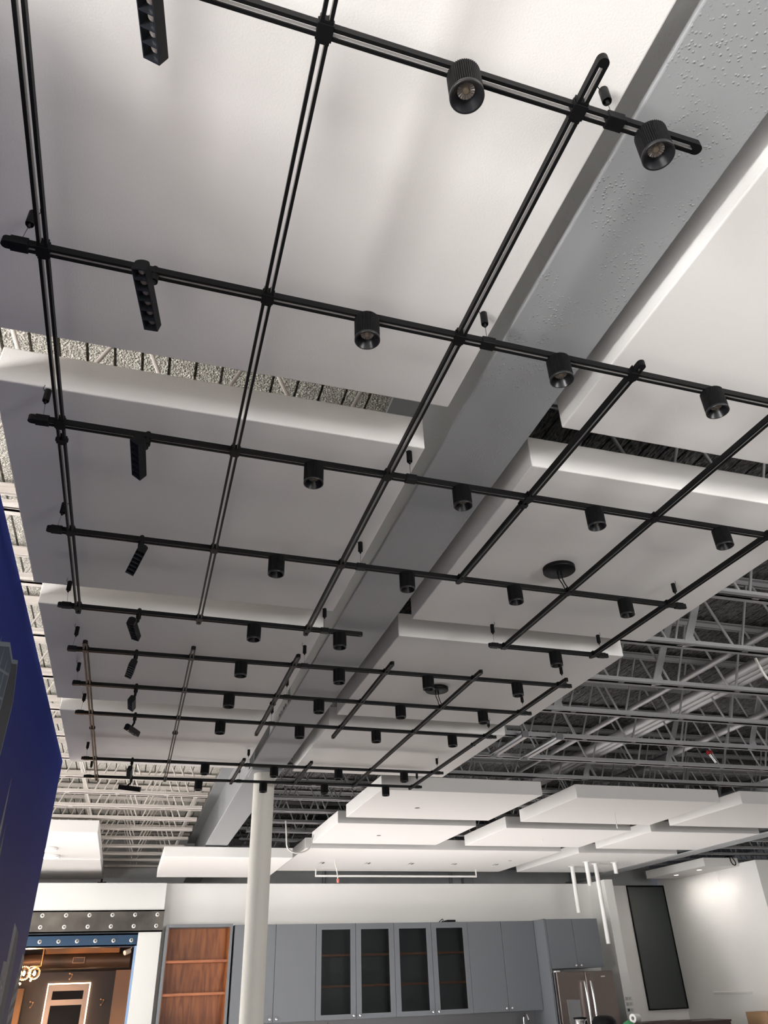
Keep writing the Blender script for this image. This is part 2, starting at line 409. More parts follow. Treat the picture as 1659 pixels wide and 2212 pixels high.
# ------------------------------------------------------------------ ceiling panels
def cloud(x0, x1, y0, y1, label, z0=1.09, th=.093, group='white ceiling panels'):
    o = MB().box(x0, x1, y0, y1, z0, z0 + th, bev=.003).build('ceiling_panel', 'cloud', None, ((x0 + x1) / 2, (y0 + y1) / 2, z0))
    return tag(o, label, 'ceiling panel', group)
YR = [(.215, 1.18), (1.335, 2.287), (2.437, 3.405), (3.573, 4.50)]
NR = ['nearest the camera', 'second from the camera', 'third from the camera', 'farthest, beside the column']
for (a, b), w_ in zip(YR, NR):
    cloud(-.415 if a > 1 else -.75, .54, a, b, 'white ceiling panel left of the grey beam, ' + w_)
    cloud(.825, 1.778, a, b + (.02 if a > 3 else 0), 'white ceiling panel right of the grey beam, ' + w_)
cloud(1.496, 2.675, 4.91, 5.86, 'white ceiling panel far right of the column, front row, left one')
cloud(2.965, 4.185, 4.945, 5.875, 'white ceiling panel far right of the column, front row, middle one')
cloud(4.39, 5.58, 4.95, 5.885, 'white ceiling panel far right of the column, front row, cut off by the photo edge')
cloud(1.489, 2.67, 6.10, 7.07, 'white ceiling panel far right of the column, middle row, left one, white cable at corner')
cloud(2.965, 4.178, 6.15, 7.08, 'white ceiling panel far right of the column, middle row, middle one')
cloud(4.40, 5.58, 6.175, 7.136, 'white ceiling panel far right of the column, middle row, right one')
cloud(1.489, 4.13, 7.355, 8.90, 'long white ceiling panel in the back row with slots, above the kitchen cabinets')
cloud(4.37, 5.56, 7.425, 8.915, 'white ceiling panel in the back row holding four white tube pendants')
cloud(6.55, 7.045, 8.28, 9.5, 'white ceiling panel at the right wall, beside the dark glass')
cloud(-1.5, -.315, 6.73, 8.05, 'white ceiling panel at far left with two lit round lights')
cloud(-1.5, -.32, 8.20, 9.67, 'white ceiling panel at far left just behind the one with lit lights')
cloud(.228, 1.364, 7.31, 8.70, 'white ceiling panel hung under the far end of the beam, behind the column', z0=1.0, th=.085)

# ------------------------------------------------------------------ track lighting grid
TW, ROD, TH = .0156, .0047, .0125      # overall width, side rod, height
ZT = 1.0
BARS = [(-.325, .6426, .45, .0103), (-.3257, 1.59, .8888, .0087), (-.3265, 1.59, 1.3369, .0162), (-.3233, 1.5927, 1.7836, .0155), (-.3246, .6335, 2.2412, .0193),
        (-.3152, 1.602, 2.5846, -.0053), (-.315, 1.6028, 2.9361, .0039), (-.3206, 1.601, 3.3016, .0111), (-.3236, 1.6005, 4.0503, -.0007), (-.3258, 1.5939, 4.4267, -.0166)]
EXTRA = (1.093, 1.572, 2.246, .002)
def ybar(j, x): return BARS[j][2] + BARS[j][3] * x
def seg_track(mb, mi, p0, p1):
    """side rods in mb, inner inserts in mi, from p0 to p1 (x, y)"""
    d = Vector((p1[0] - p0[0], p1[1] - p0[1], 0)); L = d.length; a = math.atan2(d.y, d.x)
    T = Matrix.Translation((p0[0], p0[1], ZT)) @ Matrix.Rotation(a, 4, 'Z')
    h = TH / 2
    for s_ in (-1, 1):
        ya, yb = sorted((s_ * TW / 2, s_ * (TW / 2 - ROD)))
        mb.box(0, L, ya, yb, -h, h, T=T)
        ya, yb = sorted((s_ * (TW / 2 - ROD), s_ * (TW / 2 - ROD - .0006)))
        mi.box(0, L, ya, yb, -h * .55, h * .8, T=T)
def endcap(p, dirv, parent, at):
    a = math.atan2(dirv[1], dirv[0]); r = TW / 2
    T = Matrix.Translation((p[0], p[1], ZT)) @ Matrix.Rotation(a, 4, 'Z')
    poly = [(-.012, -r)] + [(r * math.cos(t_) - r * .9, r * math.sin(t_)) for t_ in [(-.5 + k / 10) * PI for k in range(11)]] + [(-.012, r)]
    MB().prism(poly, -TH / 2 - .0003, TH / 2 + .0003, T=T).build('end_cap', 'black', parent, at)
def connector(x, y, a, parent, at):
    T = Matrix.Translation((x, y, ZT)) @ Matrix.Rotation(a, 4, 'Z')
    mb = MB(); mb.box(-.0105, .0105, -.0103, .0103, -.0075, .0085, T=T, bev=.0008)
    for q in (-.0075, -.0025, .0025, .0075):
        mb.box(q - .0010, q + .0010, -.0135, .0135, -.001, .0105, T=T)
    for s_ in (-1, 1):
        mb.box(-.0085, .0085, *sorted((s_ * .0103, s_ * .0142)), -.0068, .0068, T=T)
    mb.build('cross_connector', 'black', parent, at)
GRID = 'black tracks of the lighting grid'
RX = {'A': (-.2641, -.0013), 'B': (.0897, .0024), 'C': (.4443, .0008), 'D': (.8217, -.0089), 'E': (1.1986, -.02), 'F': (1.5626, -.0231),
      'A2': (-.2505, -.0022), 'B2': (.0942, .0012), 'C2': (.4677, -.002), 'C3': (.5018, -.0085), 'D2': (.7925, .0082), 'D3': (.8113, .0022), 'E2': (1.1648, .0027), 'F2': (1.5554, -.005)}
def xr(k, y): return RX[k][0] + RX[k][1] * y
# which long rails meet which crossbar
MEET = [['A', 'B', 'C'], ['A', 'B', 'C', 'D', 'E', 'F'], ['A', 'B', 'C', 'D', 'E', 'F'], ['A', 'B', 'C', 'D', 'E', 'F'], ['A', 'B', 'C'],
        ['A2', 'B2', 'C2', 'D2', 'E2', 'F2'], ['A2', 'B2', 'C2', 'D2', 'E2', 'F2'], ['A2', 'B2', 'C2', 'D2', 'E2', 'F2'], ['A2', 'B2', 'C3', 'D3', 'E2', 'F2'], ['A2', 'B2', 'C3', 'D3', 'E2', 'F2']]
def crossbar(x0, x1, yf, label, meets):
    c = ((x0 + x1) / 2, yf((x0 + x1) / 2), ZT)
    t = thing('track_rail', c, label, 'lighting track', GRID)
    p0, p1 = (x0, yf(x0)), (x1, yf(x1)); a = math.atan2(p1[1] - p0[1], p1[0] - p0[0])
    mb, mi = MB(), MB(); e = .006
    seg_track(mb, mi, (x0 + e, yf(x0 + e)), (x1 - e, yf(x1 - e)))
    mb.build('side_rails', 'black', t, c); mi.build('conductor_strip', 'conductor', t, c)
    endcap(p1, (1, BARS[0][3] * 0), t, (x1, p1[1], ZT)); endcap(p0, (-1, 0), t, (x0, p0[1], ZT))
    for k in meets:
        y = yf(x0)
        for _ in range(3): x = xr(k, y); y = yf(x)
        connector(x, y, a, t, (x, y, ZT))
    return t
for j, (x0, x1, b, s_) in enumerate(BARS):
    w_ = {4: 'fifth nearest crosswise black lighting track, a short one ending under the grey beam'}.get(j, '%s crosswise black track of the ceiling grid' % ROW[j])
    crossbar(x0, x1, (lambda x, b=b, s_=s_: b + s_ * x), w_, MEET[j])
crossbar(EXTRA[0], EXTRA[1], lambda x: EXTRA[2] + EXTRA[3] * (x - 1.1), 'short crosswise black lighting track on the right with one spotlight, level with the fifth row', ['E', 'F'])
def longrail(k, y0, y1, rows, label, caps, joins=(), extra=False):
    c = (xr(k, (y0 + y1) / 2), (y0 + y1) / 2, ZT)
    t = thing('track_rail', c, label, 'lighting track', GRID)
    cuts = [ybar(j, xr(k, BARS[j][2])) for j in rows] + ([2.246] if extra else [])
    mb, mi = MB(), MB(); g = .0082; ya = y0 + (.006 if caps[0] else 0)
    for q in sorted(cuts) + [None]:
        yb = (q - g) if q is not None else y1 - (.006 if caps[1] else 0)
        if yb - ya > .004: seg_track(mb, mi, (xr(k, ya), ya), (xr(k, yb), yb))
        if q is not None: ya = q + g
    mb.build('side_rails', 'black', t, c); mi.build('conductor_strip', 'conductor', t, c)
    if caps[0]: endcap((xr(k, y0), y0), (0, -1), t, (xr(k, y0), y0, ZT))
    if caps[1]: endcap((xr(k, y1), y1), (0, 1), t, (xr(k, y1), y1, ZT))
    for y in joins:
        x = xr(k, y); q = MB()
        q.box(x - .0105, x + .0105, y - .006, y + .006, ZT - .0075, ZT + .0075, bev=.001); q.box(x - .003, x + .003, y - .014, y + .014, ZT - .004, ZT + .007)
        q.box(x - .0125, x + .0125, y - .003, y + .003, ZT - .004, ZT + .004)
        q.build('joiner', 'black', t, (x, y, ZT))
    return t
longrail('A', -.1, 2.277, [0, 1, 2, 3, 4], 'leftmost lengthwise black lighting track of the near grid, along the left panel edges', (0, 1), (1.39,))
longrail('B', -.1, 2.277, [0, 1, 2, 3, 4], 'second from left lengthwise black lighting track of the near grid', (0, 1))
longrail('C', .382, 2.293, [0, 1, 2, 3, 4], 'third from left lengthwise black track of the near grid, rounded end at the top', (1, 1))
longrail('D', .861, 1.818, [1, 2, 3], 'fourth from left lengthwise black track of the near grid, right of the grey beam', (1, 1), (1.381,))
longrail('E', .86, 2.25, [1, 2, 3], 'fifth from left lengthwise black lighting track of the near grid, fed by the round canopy', (1, 1), extra=True)
longrail('F', .86, 2.27, [1, 2, 3], 'rightmost lengthwise black lighting track of the near grid', (1, 1), extra=True)
longrail('A2', 2.515, 4.501, [5, 6, 7, 8, 9], 'leftmost lengthwise black lighting track of the far grid', (1, 1), (3.514,))
longrail('B2', 2.491, 4.466, [5, 6, 7, 8, 9], 'second from left lengthwise black lighting track of the far grid', (1, 1), (3.527,))
longrail('C2', 2.485, 3.489, [5, 6, 7], 'short lengthwise black track left of the beam, crossing the sixth to eighth rows', (1, 1), (3.031,))
longrail('C3', 3.935, 4.477, [8, 9], 'short lengthwise black track joining the last two rows left of the column', (1, 1))
longrail('D2', 2.482, 3.468, [5, 6, 7], 'short lengthwise black track right of the beam, crossing the sixth to eighth rows', (1, 1))
longrail('D3', 3.933, 4.445, [8, 9], 'short lengthwise black lighting track joining the last two rows right of the column', (1, 1))
longrail('E2', 2.494, 4.45, [5, 6, 7, 8, 9], 'second from right lengthwise black track of the far grid', (1, 1))
longrail('F2', 2.505, 4.457, [5, 6, 7, 8, 9], 'rightmost lengthwise black lighting track of the far grid', (1, 1), (3.461,))

# cylinder spotlights
SR, SL = .0222, .0515
def make_spot(at, label):
    x, y, z = at
    t = thing('spotlight', at, label, 'spotlight', 'cylinder spotlights on the tracks')
    T = Matrix.Translation(at)
    mb = MB(); N = 144; R = []
    z0, z1 = -SL, -.001
    for zz in (z1, z0 + .005):
        for k in range(N):
            a = 2 * PI * k / N; r = SR if k % 3 else SR - .0011
            R.append((r * math.cos(a), r * math.sin(a), zz))
    mb.add(R, [(k, N + k, N + (k + 1) % N, (k + 1) % N) for k in range(N)], None, False, T)
    mb.add(R[:N], [tuple(range(N))], None, False, T)
    mb.build('housing', 'black', t, at)
    MB().lathe([(SR - .0011, z0 + .005), (SR + .0001, z0 + .005), (SR + .0001, z0 + .0005), (SR - .0008, z0), (SR - .0024, z0)], 64, T=T).build('trim_ring', 'trim', t, at)
    MB().lathe([(SR - .0024, z0 + .0002), (SR - .0028, z0 + .001), (.0112, z0 + .0145)], 48, T=T).build('reflector', 'blackgloss', t, at)
    q = MB(); n_ = 36; pr = []
    for r, zz in ((.0114, z0 + .0142), (.005, z0 + .0160)):
        for k in range(n_):
            a = 2 * PI * k / n_; pr.append((r * math.cos(a), r * math.sin(a), zz + (.0011 if k % 2 and r > .009 else 0)))
    q.add(pr, [(k, (k + 1) % n_, n_ + (k + 1) % n_, n_ + k) for k in range(n_)], 'lens', False, T)
    q.lathe([(.005, z0 + .0160), (.0042, z0 + .0135), (.0028, z0 + .013), (0, z0 + .0135)], 24, 'chip', T)
    q.build('lens', 'lens', t, at)
    MB().box(-.012, .012, -.0028, .0028, -.004, .0045, T=T).build('track_adapter', 'black', t, at)
    return t
SPOTS = [[.276, .559], [.268, .647, .996], [.27, .63, .991, 1.375], [.263, .64, .981, 1.363], [.27, .555], [.273, .634, .984, 1.358],
         [.273, .637, .989, 1.366], [.279, .631, .99, 1.369], [.283, .642, .992, 1.366], [.282, .642, .997, 1.367]]
spot0 = None
for j, xs in enumerate(SPOTS):
    for i, x in enumerate(xs):
        lab = 'black ribbed cylinder spotlight, %s from the left on the %s crosswise track' % (ORD[i], ROW[j])
        at = (x, ybar(j, x), ZT - .0045)
        if spot0 is None: spot0 = make_spot(at, lab)
        else: copy_thing(spot0, at, lab)
copy_thing(spot0, (1.352, 2.246, ZT - .0045), 'black cylinder spotlight alone on the short crosswise track at right')

# linear grille spotlights, turned in different directions
LL, LWD, LD = .118, .0232, .018
LAMPS = {
    0: ((-0.1235, 0.4135, 0.9537), (0.1239, 0.9857, 0.1139), (-0.4453, 0.1578, -0.8814), -0.0921),
    1: ((-0.1148, 0.839, 0.9468), (0.2088, 0.9721, -0.107), (-0.1983, -0.065, -0.978), -0.0951),
    2: ((-0.1125, 1.2817, 0.9415), (0.0575, 0.9969, -0.0546), (-0.5971, -0.0095, -0.8021), -0.0915),
    3: ((-0.0892, 1.755, 0.9506), (-0.2171, 0.973, -0.0789), (-0.2914, -0.1417, -0.946), -0.0927),
    4: ((-0.1081, 2.1851, 0.9353), (0.1493, 0.9884, -0.0269), (-0.2871, 0.0173, -0.9578), -0.0885),
    5: ((-0.0973, 2.5342, 0.937), (-0.102, 0.9943, -0.0321), (-0.3375, -0.0649, -0.9391), -0.0903),
    6: ((-0.0977, 2.9062, 0.9337), (0.016, 0.9998, 0.0101), (-0.5025, 0.0168, -0.8644), -0.0832),
    7: ((-0.1087, 3.2746, 0.9317), (0.3587, 0.9326, 0.0401), (-0.2951, 0.1541, -0.943), -0.0804),
    8: ((-0.0908, 4.0269, 0.944), (0.0134, 0.9941, -0.1075), (-0.4006, -0.0932, -0.9115), -0.0805),
    9: ((-0.1386, 4.4487, 0.942), (0.9655, -0.2214, -0.1369), (-0.0843, 0.2317, -0.9691), -0.0788),
}
POSE = ['cut off by the top photo edge', 'six lenses visible', 'seen on its flat side, lenses turned left', 'slanting down to the left',
        'turned left', 'slanting left with a pale side face', 'pale side face towards the viewer', 'tipped over, grey back showing',
        'pale side facing right', 'lying sideways along the last row']
def make_lamp(j):
    o, ax, nm, cx = LAMPS[j]
    o = Vector(o); ax = Vector(ax).normalized(); nm = Vector(nm).normalized(); b = nm.cross(ax)
    T = Matrix(((ax.x, b.x, nm.x, o.x), (ax.y, b.y, nm.y, o.y), (ax.z, b.z, nm.z, o.z), (0, 0, 0, 1)))
    cy = ybar(j, cx); at = (cx, cy, ZT - .0065)
    t = thing('linear_spotlight', at, 'black linear spotlight on the %s crosswise track%s' % (ROW[j], ', ' + POSE[j] if j != 2 else ', seen on its flat side'), 'linear spotlight', 'linear spotlights along the left side')
    w = LWD / 2; e = .0016
    # shell: flat sides, rounded back, open front with a thin rim
    arc = [(w, 0), (w, -LD)] + [(w * math.cos(a), -LD - w * .62 * math.sin(a)) for a in [PI * k / 12 for k in range(1, 12)]] + [(-w, -LD), (-w, 0)]
    mb = MB(); n_ = len(arc)
    vs = [(0, y, z) for y, z in arc] + [(LL, y, z) for y, z in arc]
    for i in range(n_ - 1):
        mb.add([vs[i], vs[i + 1], vs[n_ + i + 1], vs[n_ + i]], [(0, 1, 2, 3)], None, 1 <= i <= 12, T)
    mb.add(vs[:n_], [tuple(range(n_))], None, False, T); mb.add(vs[n_:], [tuple(range(n_))[::-1]], None, False, T)
    mb.build('housing', 'black', t, at)
    mb = MB(); p = (LL - 2 * e) / 6; c = .0060; dp = -.0135
    lens = []
    for k in range(6):
        x0, x1 = e + k * p, e + (k + 1) * p; cx_ = (x0 + x1) / 2
        ou = [(x0, -w, 0), (x1, -w, 0), (x1, w, 0), (x0, w, 0)]
        q = .0008
        i1 = [(x0 + q, -w + e, 0), (x1 - q, -w + e, 0), (x1 - q, w - e, 0), (x0 + q, w - e, 0)]
        i2 = [(cx_ - c, -c, dp), (cx_ + c, -c, dp), (cx_ + c, c, dp), (cx_ - c, c, dp)]
        V = ou + i1 + i2
        mb.add(V, [(a, (a + 1) % 4, 4 + (a + 1) % 4, 4 + a) for a in range(4)] + [(4 + a, 4 + (a + 1) % 4, 8 + (a + 1) % 4, 8 + a) for a in range(4)] + [(8, 9, 10, 11)], None, False, T)
        lens.append(cx_)
    for x0, x1 in ((0, e), (LL - e, LL)): mb.add([(x0, -w, 0), (x1, -w, 0), (x1, w, 0), (x0, w, 0)], [(0, 1, 2, 3)], None, False, T)
    mb.build('baffle', 'baffle', t, at)
    for x in lens:
        L_ = T @ Matrix.Translation((x, 0, dp + .0003))
        MB().lathe([(.0066, 0), (.0062, .0026), (.0046, .0050), (.0022, .0062), (0, .0064)], 20, T=L_).build('lens', 'lens', t, at)
    # swivel bracket down from the track
    bk = T @ Vector((LL * .35, 0, -LD - w * .6))
    mb = MB(); bt = min(ZT - .022, bk.z + .012)
    mb.tube([(cx, cy, ZT + .0098), (cx, cy, ZT + .0067)], .0062, 16)
    mb.lathe([(.0058, .0098), (.0050, .0122), (.0026, .0138), (0, .0142)], 16, T=Matrix.Translation((cx, cy, ZT)))
    mb.tube([(cx, cy, ZT + .0068), (cx, cy, ZT - .0066)], .0026, 12)
    mb.build('track_clip', 'black', t, at)
    mb = MB()
    mb.tube([(cx, cy, ZT - .0065), (cx, cy, ZT - .021)], .0075, 20)
    mb.tube([(cx, cy, ZT - .021), (cx, cy, bt)], .0048, 14)
    kn = Vector((cx, cy, bt))
    d_ = (bk - nm * -.004) - kn
    if d_.length > .004: mb.tube([kn, bk + nm * .004], .0045, 12)
    mb.lathe([(0, .005), (.0035, .0035), (.005, 0), (.0035, -.0035), (0, -.005)], 14, T=Matrix.Translation(kn))
    mb.build('swivel_bracket', 'black', t, at)
    return t
for j in LAMPS: make_lamp(j)

# wire hangers: bracket round the track, steel wire, gripper under the panel, cable tail into the panel
def make_hanger(x, y, label, sgn=1, dx=0.0, ceil=1.09):
    t = thing('track_hanger', (x, y, ZT), label, 'track hanger', 'wire hangers of the lighting grid')
    c = (x, y, ZT)
    MB().box(x - .0135, x + .0135, y - .0098, y + .0098, ZT - .0078, ZT + .0082, bev=.0012).build('bracket', 'black', t, c)
    z1 = 1.05
    MB().tube([(x, y, ZT + .007), (x + dx * .5, y, 1.03), (x + dx, y, z1)], .00055, 6).build('wire', 'steelwire', t, c)
    gx = x + dx
    mb = MB(); mb.lathe([(0, 1.080), (.0063, 1.080), (.0069, 1.0795), (.0069, 1.052), (.0065, 1.050), (.0056, 1.0505), (.0056, 1.053), (0, 1.053)], 20, T=Matrix.Translation((gx, y, 0)))
    mb.lathe([(.0028, 1.053), (.0028, 1.044), (.001, 1.043)], 10, T=Matrix.Translation((gx, y, 0)))
    mb.build('gripper', 'black', t, c)
    MB().tube([(gx, y, 1.072), (gx + sgn * .007, y - .001, 1.076), (gx + sgn * .0105, y - .002, 1.082), (gx + sgn * .0085, y - .003, ceil + .0005)], .0007, 6).build('cable_tail', 'black', t, c)
    return t
HL = 'wire hanger with black gripper at the '
hang = []
for j in range(10):
    if j > 0: hang.append((-.3, j, HL + 'left end of the %s crosswise track' % ROW[j], 1 if j in (1, 3) else -1))
    hang.append((.502, j, HL + 'grey beam on the %s crosswise track' % ROW[j], -1))
    if j in (3, 5, 6, 7, 8, 9): hang.append((1.566, j, HL + 'right end of the %s crosswise track' % ROW[j], 1))
for x, j, lab, s_ in hang:
    make_hanger(x, ybar(j, x), lab, s_, .004 * (1 if j % 2 else -1) if x < 0 else 0)
make_hanger(1.115, 2.246, HL + 'left end of the short crosswise track at right', 1)
make_hanger(1.545, 2.247, HL + 'right end of the short crosswise track at right', 1)

# round feed canopies with two flexes down to the track
def canopy(x, y, tx, ty, label):
    t = thing('ceiling_canopy', (x, y, 1.09), label, 'ceiling canopy', 'round canopies feeding the tracks'); c = (x, y, 1.09)
    MB().lathe([(0, 1.089), (.05, 1.089), (.05, 1.0765), (.0485, 1.075), (0, 1.075)], 56, T=Matrix.Translation((x, y, 0))).build('cover', 'black', t, c)
    for s_ in (-1, 1):
        MB().tube([(x + s_ * .006, y, 1.076), (x + s_ * .006, y, 1.064)], .0032, 10).build('cord_grip', 'black', t, c)
        MB().tube([(x + s_ * .006, y, 1.066), (x + s_ * .0065, y, 1.05), ((x + tx) / 2 + s_ * .005, (y + ty) / 2, 1.03), (tx + s_ * .007 - .004, ty - .004, 1.012), (tx + s_ * .005, ty, 1.008)], .0017, 8).build('cord', 'black', t, c)
canopy(1.153, 1.812, xr('E', 1.80), ybar(3, 1.16), 'round black ceiling canopy with two cords, under the second right panel')
canopy(1.163, 2.95, xr('E2', 2.93), ybar(6, 1.17), 'round black ceiling canopy with two cords, under the third right panel, partly behind a spotlight')

# ------------------------------------------------------------------ things hung on the far panels
def pendant(x, y, z1, label):
    t = thing('tube_pendant', (x, y, 1.09), label, 'pendant light', 'white tube pendants under the panel'); c = (x, y, 1.09)
    MB().lathe([(0, 1.0895), (.042, 1.0895), (.042, 1.083), (0, 1.083)], 28, T=Matrix.Translation((x, y, 0))).build('ceiling_plate', 'white', t, c)
    MB().lathe([(.0235, 1.084), (.0235, z1), (.019, z1), (.019, z1 + .03), (0, z1 + .03)], 28, T=Matrix.Translation((x, y, 0))).build('tube', 'white', t, c)
pendant(4.826, 8.40, .617, 'white tube pendant, long, leftmost of the four under the panel by the kitchen')
pendant(4.80, 8.03, .85, 'white tube pendant, medium short, second from left under the panel by the kitchen')
pendant(4.99, 8.16, .304, 'white tube pendant, the longest, third from left under the panel by the kitchen')
pendant(5.168, 8.05, .975, 'white tube pendant, the shortest stub, rightmost under the panel by the kitchen')
t = thing('linear_pendant', (2.83, 8.74, 1.03), 'slim white linear pendant hanging below the long back panel over the kitchen wall', 'pendant light'); c = (2.83, 8.74, 1.03)
MB().box(1.885, 3.775, 8.735, 8.755, 1.012, 1.03, bev=.002).build('bar', 'white', t, c)
for x in (1.885, 3.765): MB().box(x, x + .01, 8.735, 8.755, 1.03, 1.0905).build('drop_rod', 'white', t, c)
for i, (x, y) in enumerate([(1.857, 8.30), (2.353, 8.305), (2.834, 8.306), (3.328, 8.313), (3.83, 8.336)]):
    t = thing('slot_downlight', (x, y, 1.09), 'small open slot cover tilting under the long back panel, %s from the left' % ORD[i], 'slot light', 'slot covers under the long back panel')
    MB().box(x - .02, x + .02, y - .06, y + .02, 1.0875, 1.0895).build('slot', 'black', t, (x, y, 1.09))
    T = Matrix.Translation((x - .02, y - .02, 1.083)) @ Matrix.Rotation(-.35, 4, 'Y')
    MB().box(-.012, .012, -.07, .06, -.002, .002, T=T).build('flap', 'white', t, (x, y, 1.09))
for x, y, l_, lab in [(3.563, 5.424, .977, 'thin white rod hanging under the middle front-row panel'), (3.549, 6.638, 1.062, 'thin white stub hanging under the middle panel of the middle row'),
                      (6.915, 8.55, .951, 'thin wire with a clip hanging under the panel at the right wall')]:
    t = thing('hanging_rod', (x, y, 1.09), lab, 'hanging rod', 'thin rods under far panels')
    MB().tube([(x, y, 1.09), (x + .002, y, l_ + .01)], .004 if x < 6 else .0025, 8).build('rod', 'whitecable', t, (x, y, 1.09))
    MB().tube([(x + .002, y, l_ + .012), (x + .004, y, l_)], .0055 if x < 6 else .005, 8).build('tip', 'white', t, (x, y, 1.09))
for x, y, lab in [(1.93, 5.45, 'small cut hole under the left front-row panel'), (1.98, 6.62, 'small cut hole under the left middle-row panel'), (3.86, 8.0, 'stain ring with a hole under the long back panel')]:
    tag(MB().lathe([(0, 1.0893), (.018, 1.0893), (.02, 1.0898)], 14, T=Matrix.Translation((x, y, 0))).build('ceiling_hole', 'switchdark', None, (x, y, 1.09)), lab, 'hole', 'cut holes in the far panels')
def smooth(pts, n=6):
    out = []
    P = [Vector(p) for p in pts]
    for i in range(len(P) - 1):
        a, b, c, d = P[max(i - 1, 0)], P[i], P[i + 1], P[min(i + 2, len(P) - 1)]
        for k in range(n):
            u = k / n
            out.append(.5 * ((2 * b) + (c - a) * u + (2 * a - 5 * b + 4 * c - d) * u * u + (3 * b - a - 3 * c + d) * u ** 3))
    out.append(P[-1]); return out
def cable(pts, r, m, label, cat='cable', group=None):
    o = MB().tube(smooth(pts), r, 8).build('hanging_cable', m, None, pts[0]); return tag(o, label, cat, group)
cable([(1.20, 6.81, 1.225), (1.21, 6.81, 1.13), (1.215, 6.82, 1.07), (1.23, 6.84, 1.015), (1.275, 6.85, .985), (1.34, 6.87, .98), (1.41, 6.90, 1.005), (1.455, 6.93, 1.05), (1.47, 6.98, 1.10), (1.488, 7.0, 1.15)], .0065, 'whitecable', 'white cable looping down beside the left panel of the middle row')
t = thing('hanging_cable', (1.912, 7.955, 1.09), 'white cable hanging straight from the long back panel, capped with a pink nut', 'cable'); c = (1.912, 7.955, 1.09)
MB().tube(smooth([(1.912, 7.955, 1.09), (1.915, 7.955, 1.04), (1.935, 7.955, .97), (1.945, 7.955, .90)]), .0055, 8).build('cable', 'whitecable', t, c)
MB().lathe([(0, .905), (.014, .905), (.011, .87), (0, .866)], 10, T=Matrix.Translation((1.945, 7.955, 0))).build('wire_nut', 'pink', t, c)
cable([(1.05, 9.95, .93), (1.18, 9.9, 1.0), (1.5, 9.9, 1.05), (1.9, 9.9, 1.02), (2.2, 9.95, .96)], .007, 'whitecable', 'grey cable arching behind the kitchen wall top, right of the column')
cable([(3.0, 9.95, .94), (3.6, 9.92, 1.0), (4.0, 9.92, 1.02), (4.3, 9.95, .96)], .006, 'whitecable', 'grey cable lying behind the kitchen wall top under the tube pendants')
cable([(2.62, 2.62, 1.22), (2.61, 2.6, 1.17), (2.63, 2.6, 1.12), (2.67, 2.6, 1.105), (2.73, 2.62, 1.15), (2.76, 2.63, 1.22)], .006, 'whitecable', 'white cable loop drooping from the joists at the right photo edge')
t = thing('junction_box', (4.21, 10.05, 1.08), 'grey metal junction box on the masonry above the kitchen wall', 'junction box')
MB().box(4.14, 4.28, 10.02, 10.12, 1.0, 1.16, bev=.006).build('box', 'pipe', t, (4.21, 10.05, 1.08))
MB().box(4.15, 4.27, 10.012, 10.02, 1.01, 1.15).build('cover', 'edge', t, (4.21, 10.05, 1.08))
for x, lab in ((2.29, 'left'), (3.99, 'right')):
    tag(MB().tube([(x, 10.098, .90), (x, 10.098, 1.59)], .022, 14).build('conduit', 'pipe', None, (x, 10.06, .95)), 'grey vertical conduit above the kitchen wall, ' + lab + ' one', 'conduit', 'conduits on the back masonry')
# joist-bay services on the right
for i, (x, z, r, lab) in enumerate([(2.74, 1.36, .015, 'fat ribbed grey pipe running between the right joists, leftmost of the bundle'), (3.02, 1.38, .028, 'bright ribbed grey pipe running between the right joists, second of the bundle'),
                                    (3.082, 1.378, .022, 'grey pipe running between the right joists, third of the bundle'), (3.14, 1.38, .024, 'grey pipe running between the right joists, right one of the bundle'),
                                    (3.75, 1.40, .022, 'lone thin grey pipe running between the right joists')]):
    mb = MB()
    pts = [(r + (.0016 if k % 2 else 0), 1.2 + k * .035) for k in range(150)] if i < 2 else [(r, 1.2), (r, 6.4)]
    mb.lathe([(a, b) for a, b in pts], 18, T=Matrix.Translation((x, 0, z)) @ Matrix.Rotation(-PI / 2, 4, 'X'))
    tag(mb.build('ceiling_pipe', 'pipe', None, (x, 3, z)), lab, 'pipe', 'pipes between the right joists')
k = 0
for x, y in [(2.36, 2.95), (2.20, 2.47), (2.06, 3.43), (1.95, 3.90), (3.42, 4.40), (3.05, 4.87), (3.72, 3.92)]:
    y = 2.55 + .4775 * round((y - 2.55) / .4775)
    t = thing('ceiling_brace', (x, y, 1.22), 'grey flat steel brace with a gusset foot on the right joists, %s of them' % ORD[k], 'brace', 'flat braces between right joists'); k += 1
    mb = MB()
    a, b = Vector((x, y, 1.225)), Vector((x + .12, y - .10, 1.58))
    d = (b - a).normalized(); s_ = Vector((1, .3, 0)).normalized(); nn = d.cross(s_)
    q = [a - s_ * .024, a + s_ * .024, b + s_ * .024, b - s_ * .024]
    mb.add([v + nn * .003 for v in q] + [v - nn * .003 for v in q], [(0, 1, 2, 3), (7, 6, 5, 4), (0, 4, 5, 1), (1, 5, 6, 2), (2, 6, 7, 3), (3, 7, 4, 0)])
    mb.build('strap', 'joistg', t, (x, y, 1.22))
    mb = MB(); mb.add([(x - .03, y, 1.21), (x + .04, y - .02, 1.215), (x + .03, y - .01, 1.29), (x - .03, y + .004, 1.21), (x + .04, y - .016, 1.215), (x + .03, y - .006, 1.29)], [(0, 1, 2), (5, 4, 3), (0, 3, 4, 1), (1, 4, 5, 2), (2, 5, 3, 0)])
    mb.build('gusset', 'joistg', t, (x, y, 1.22))
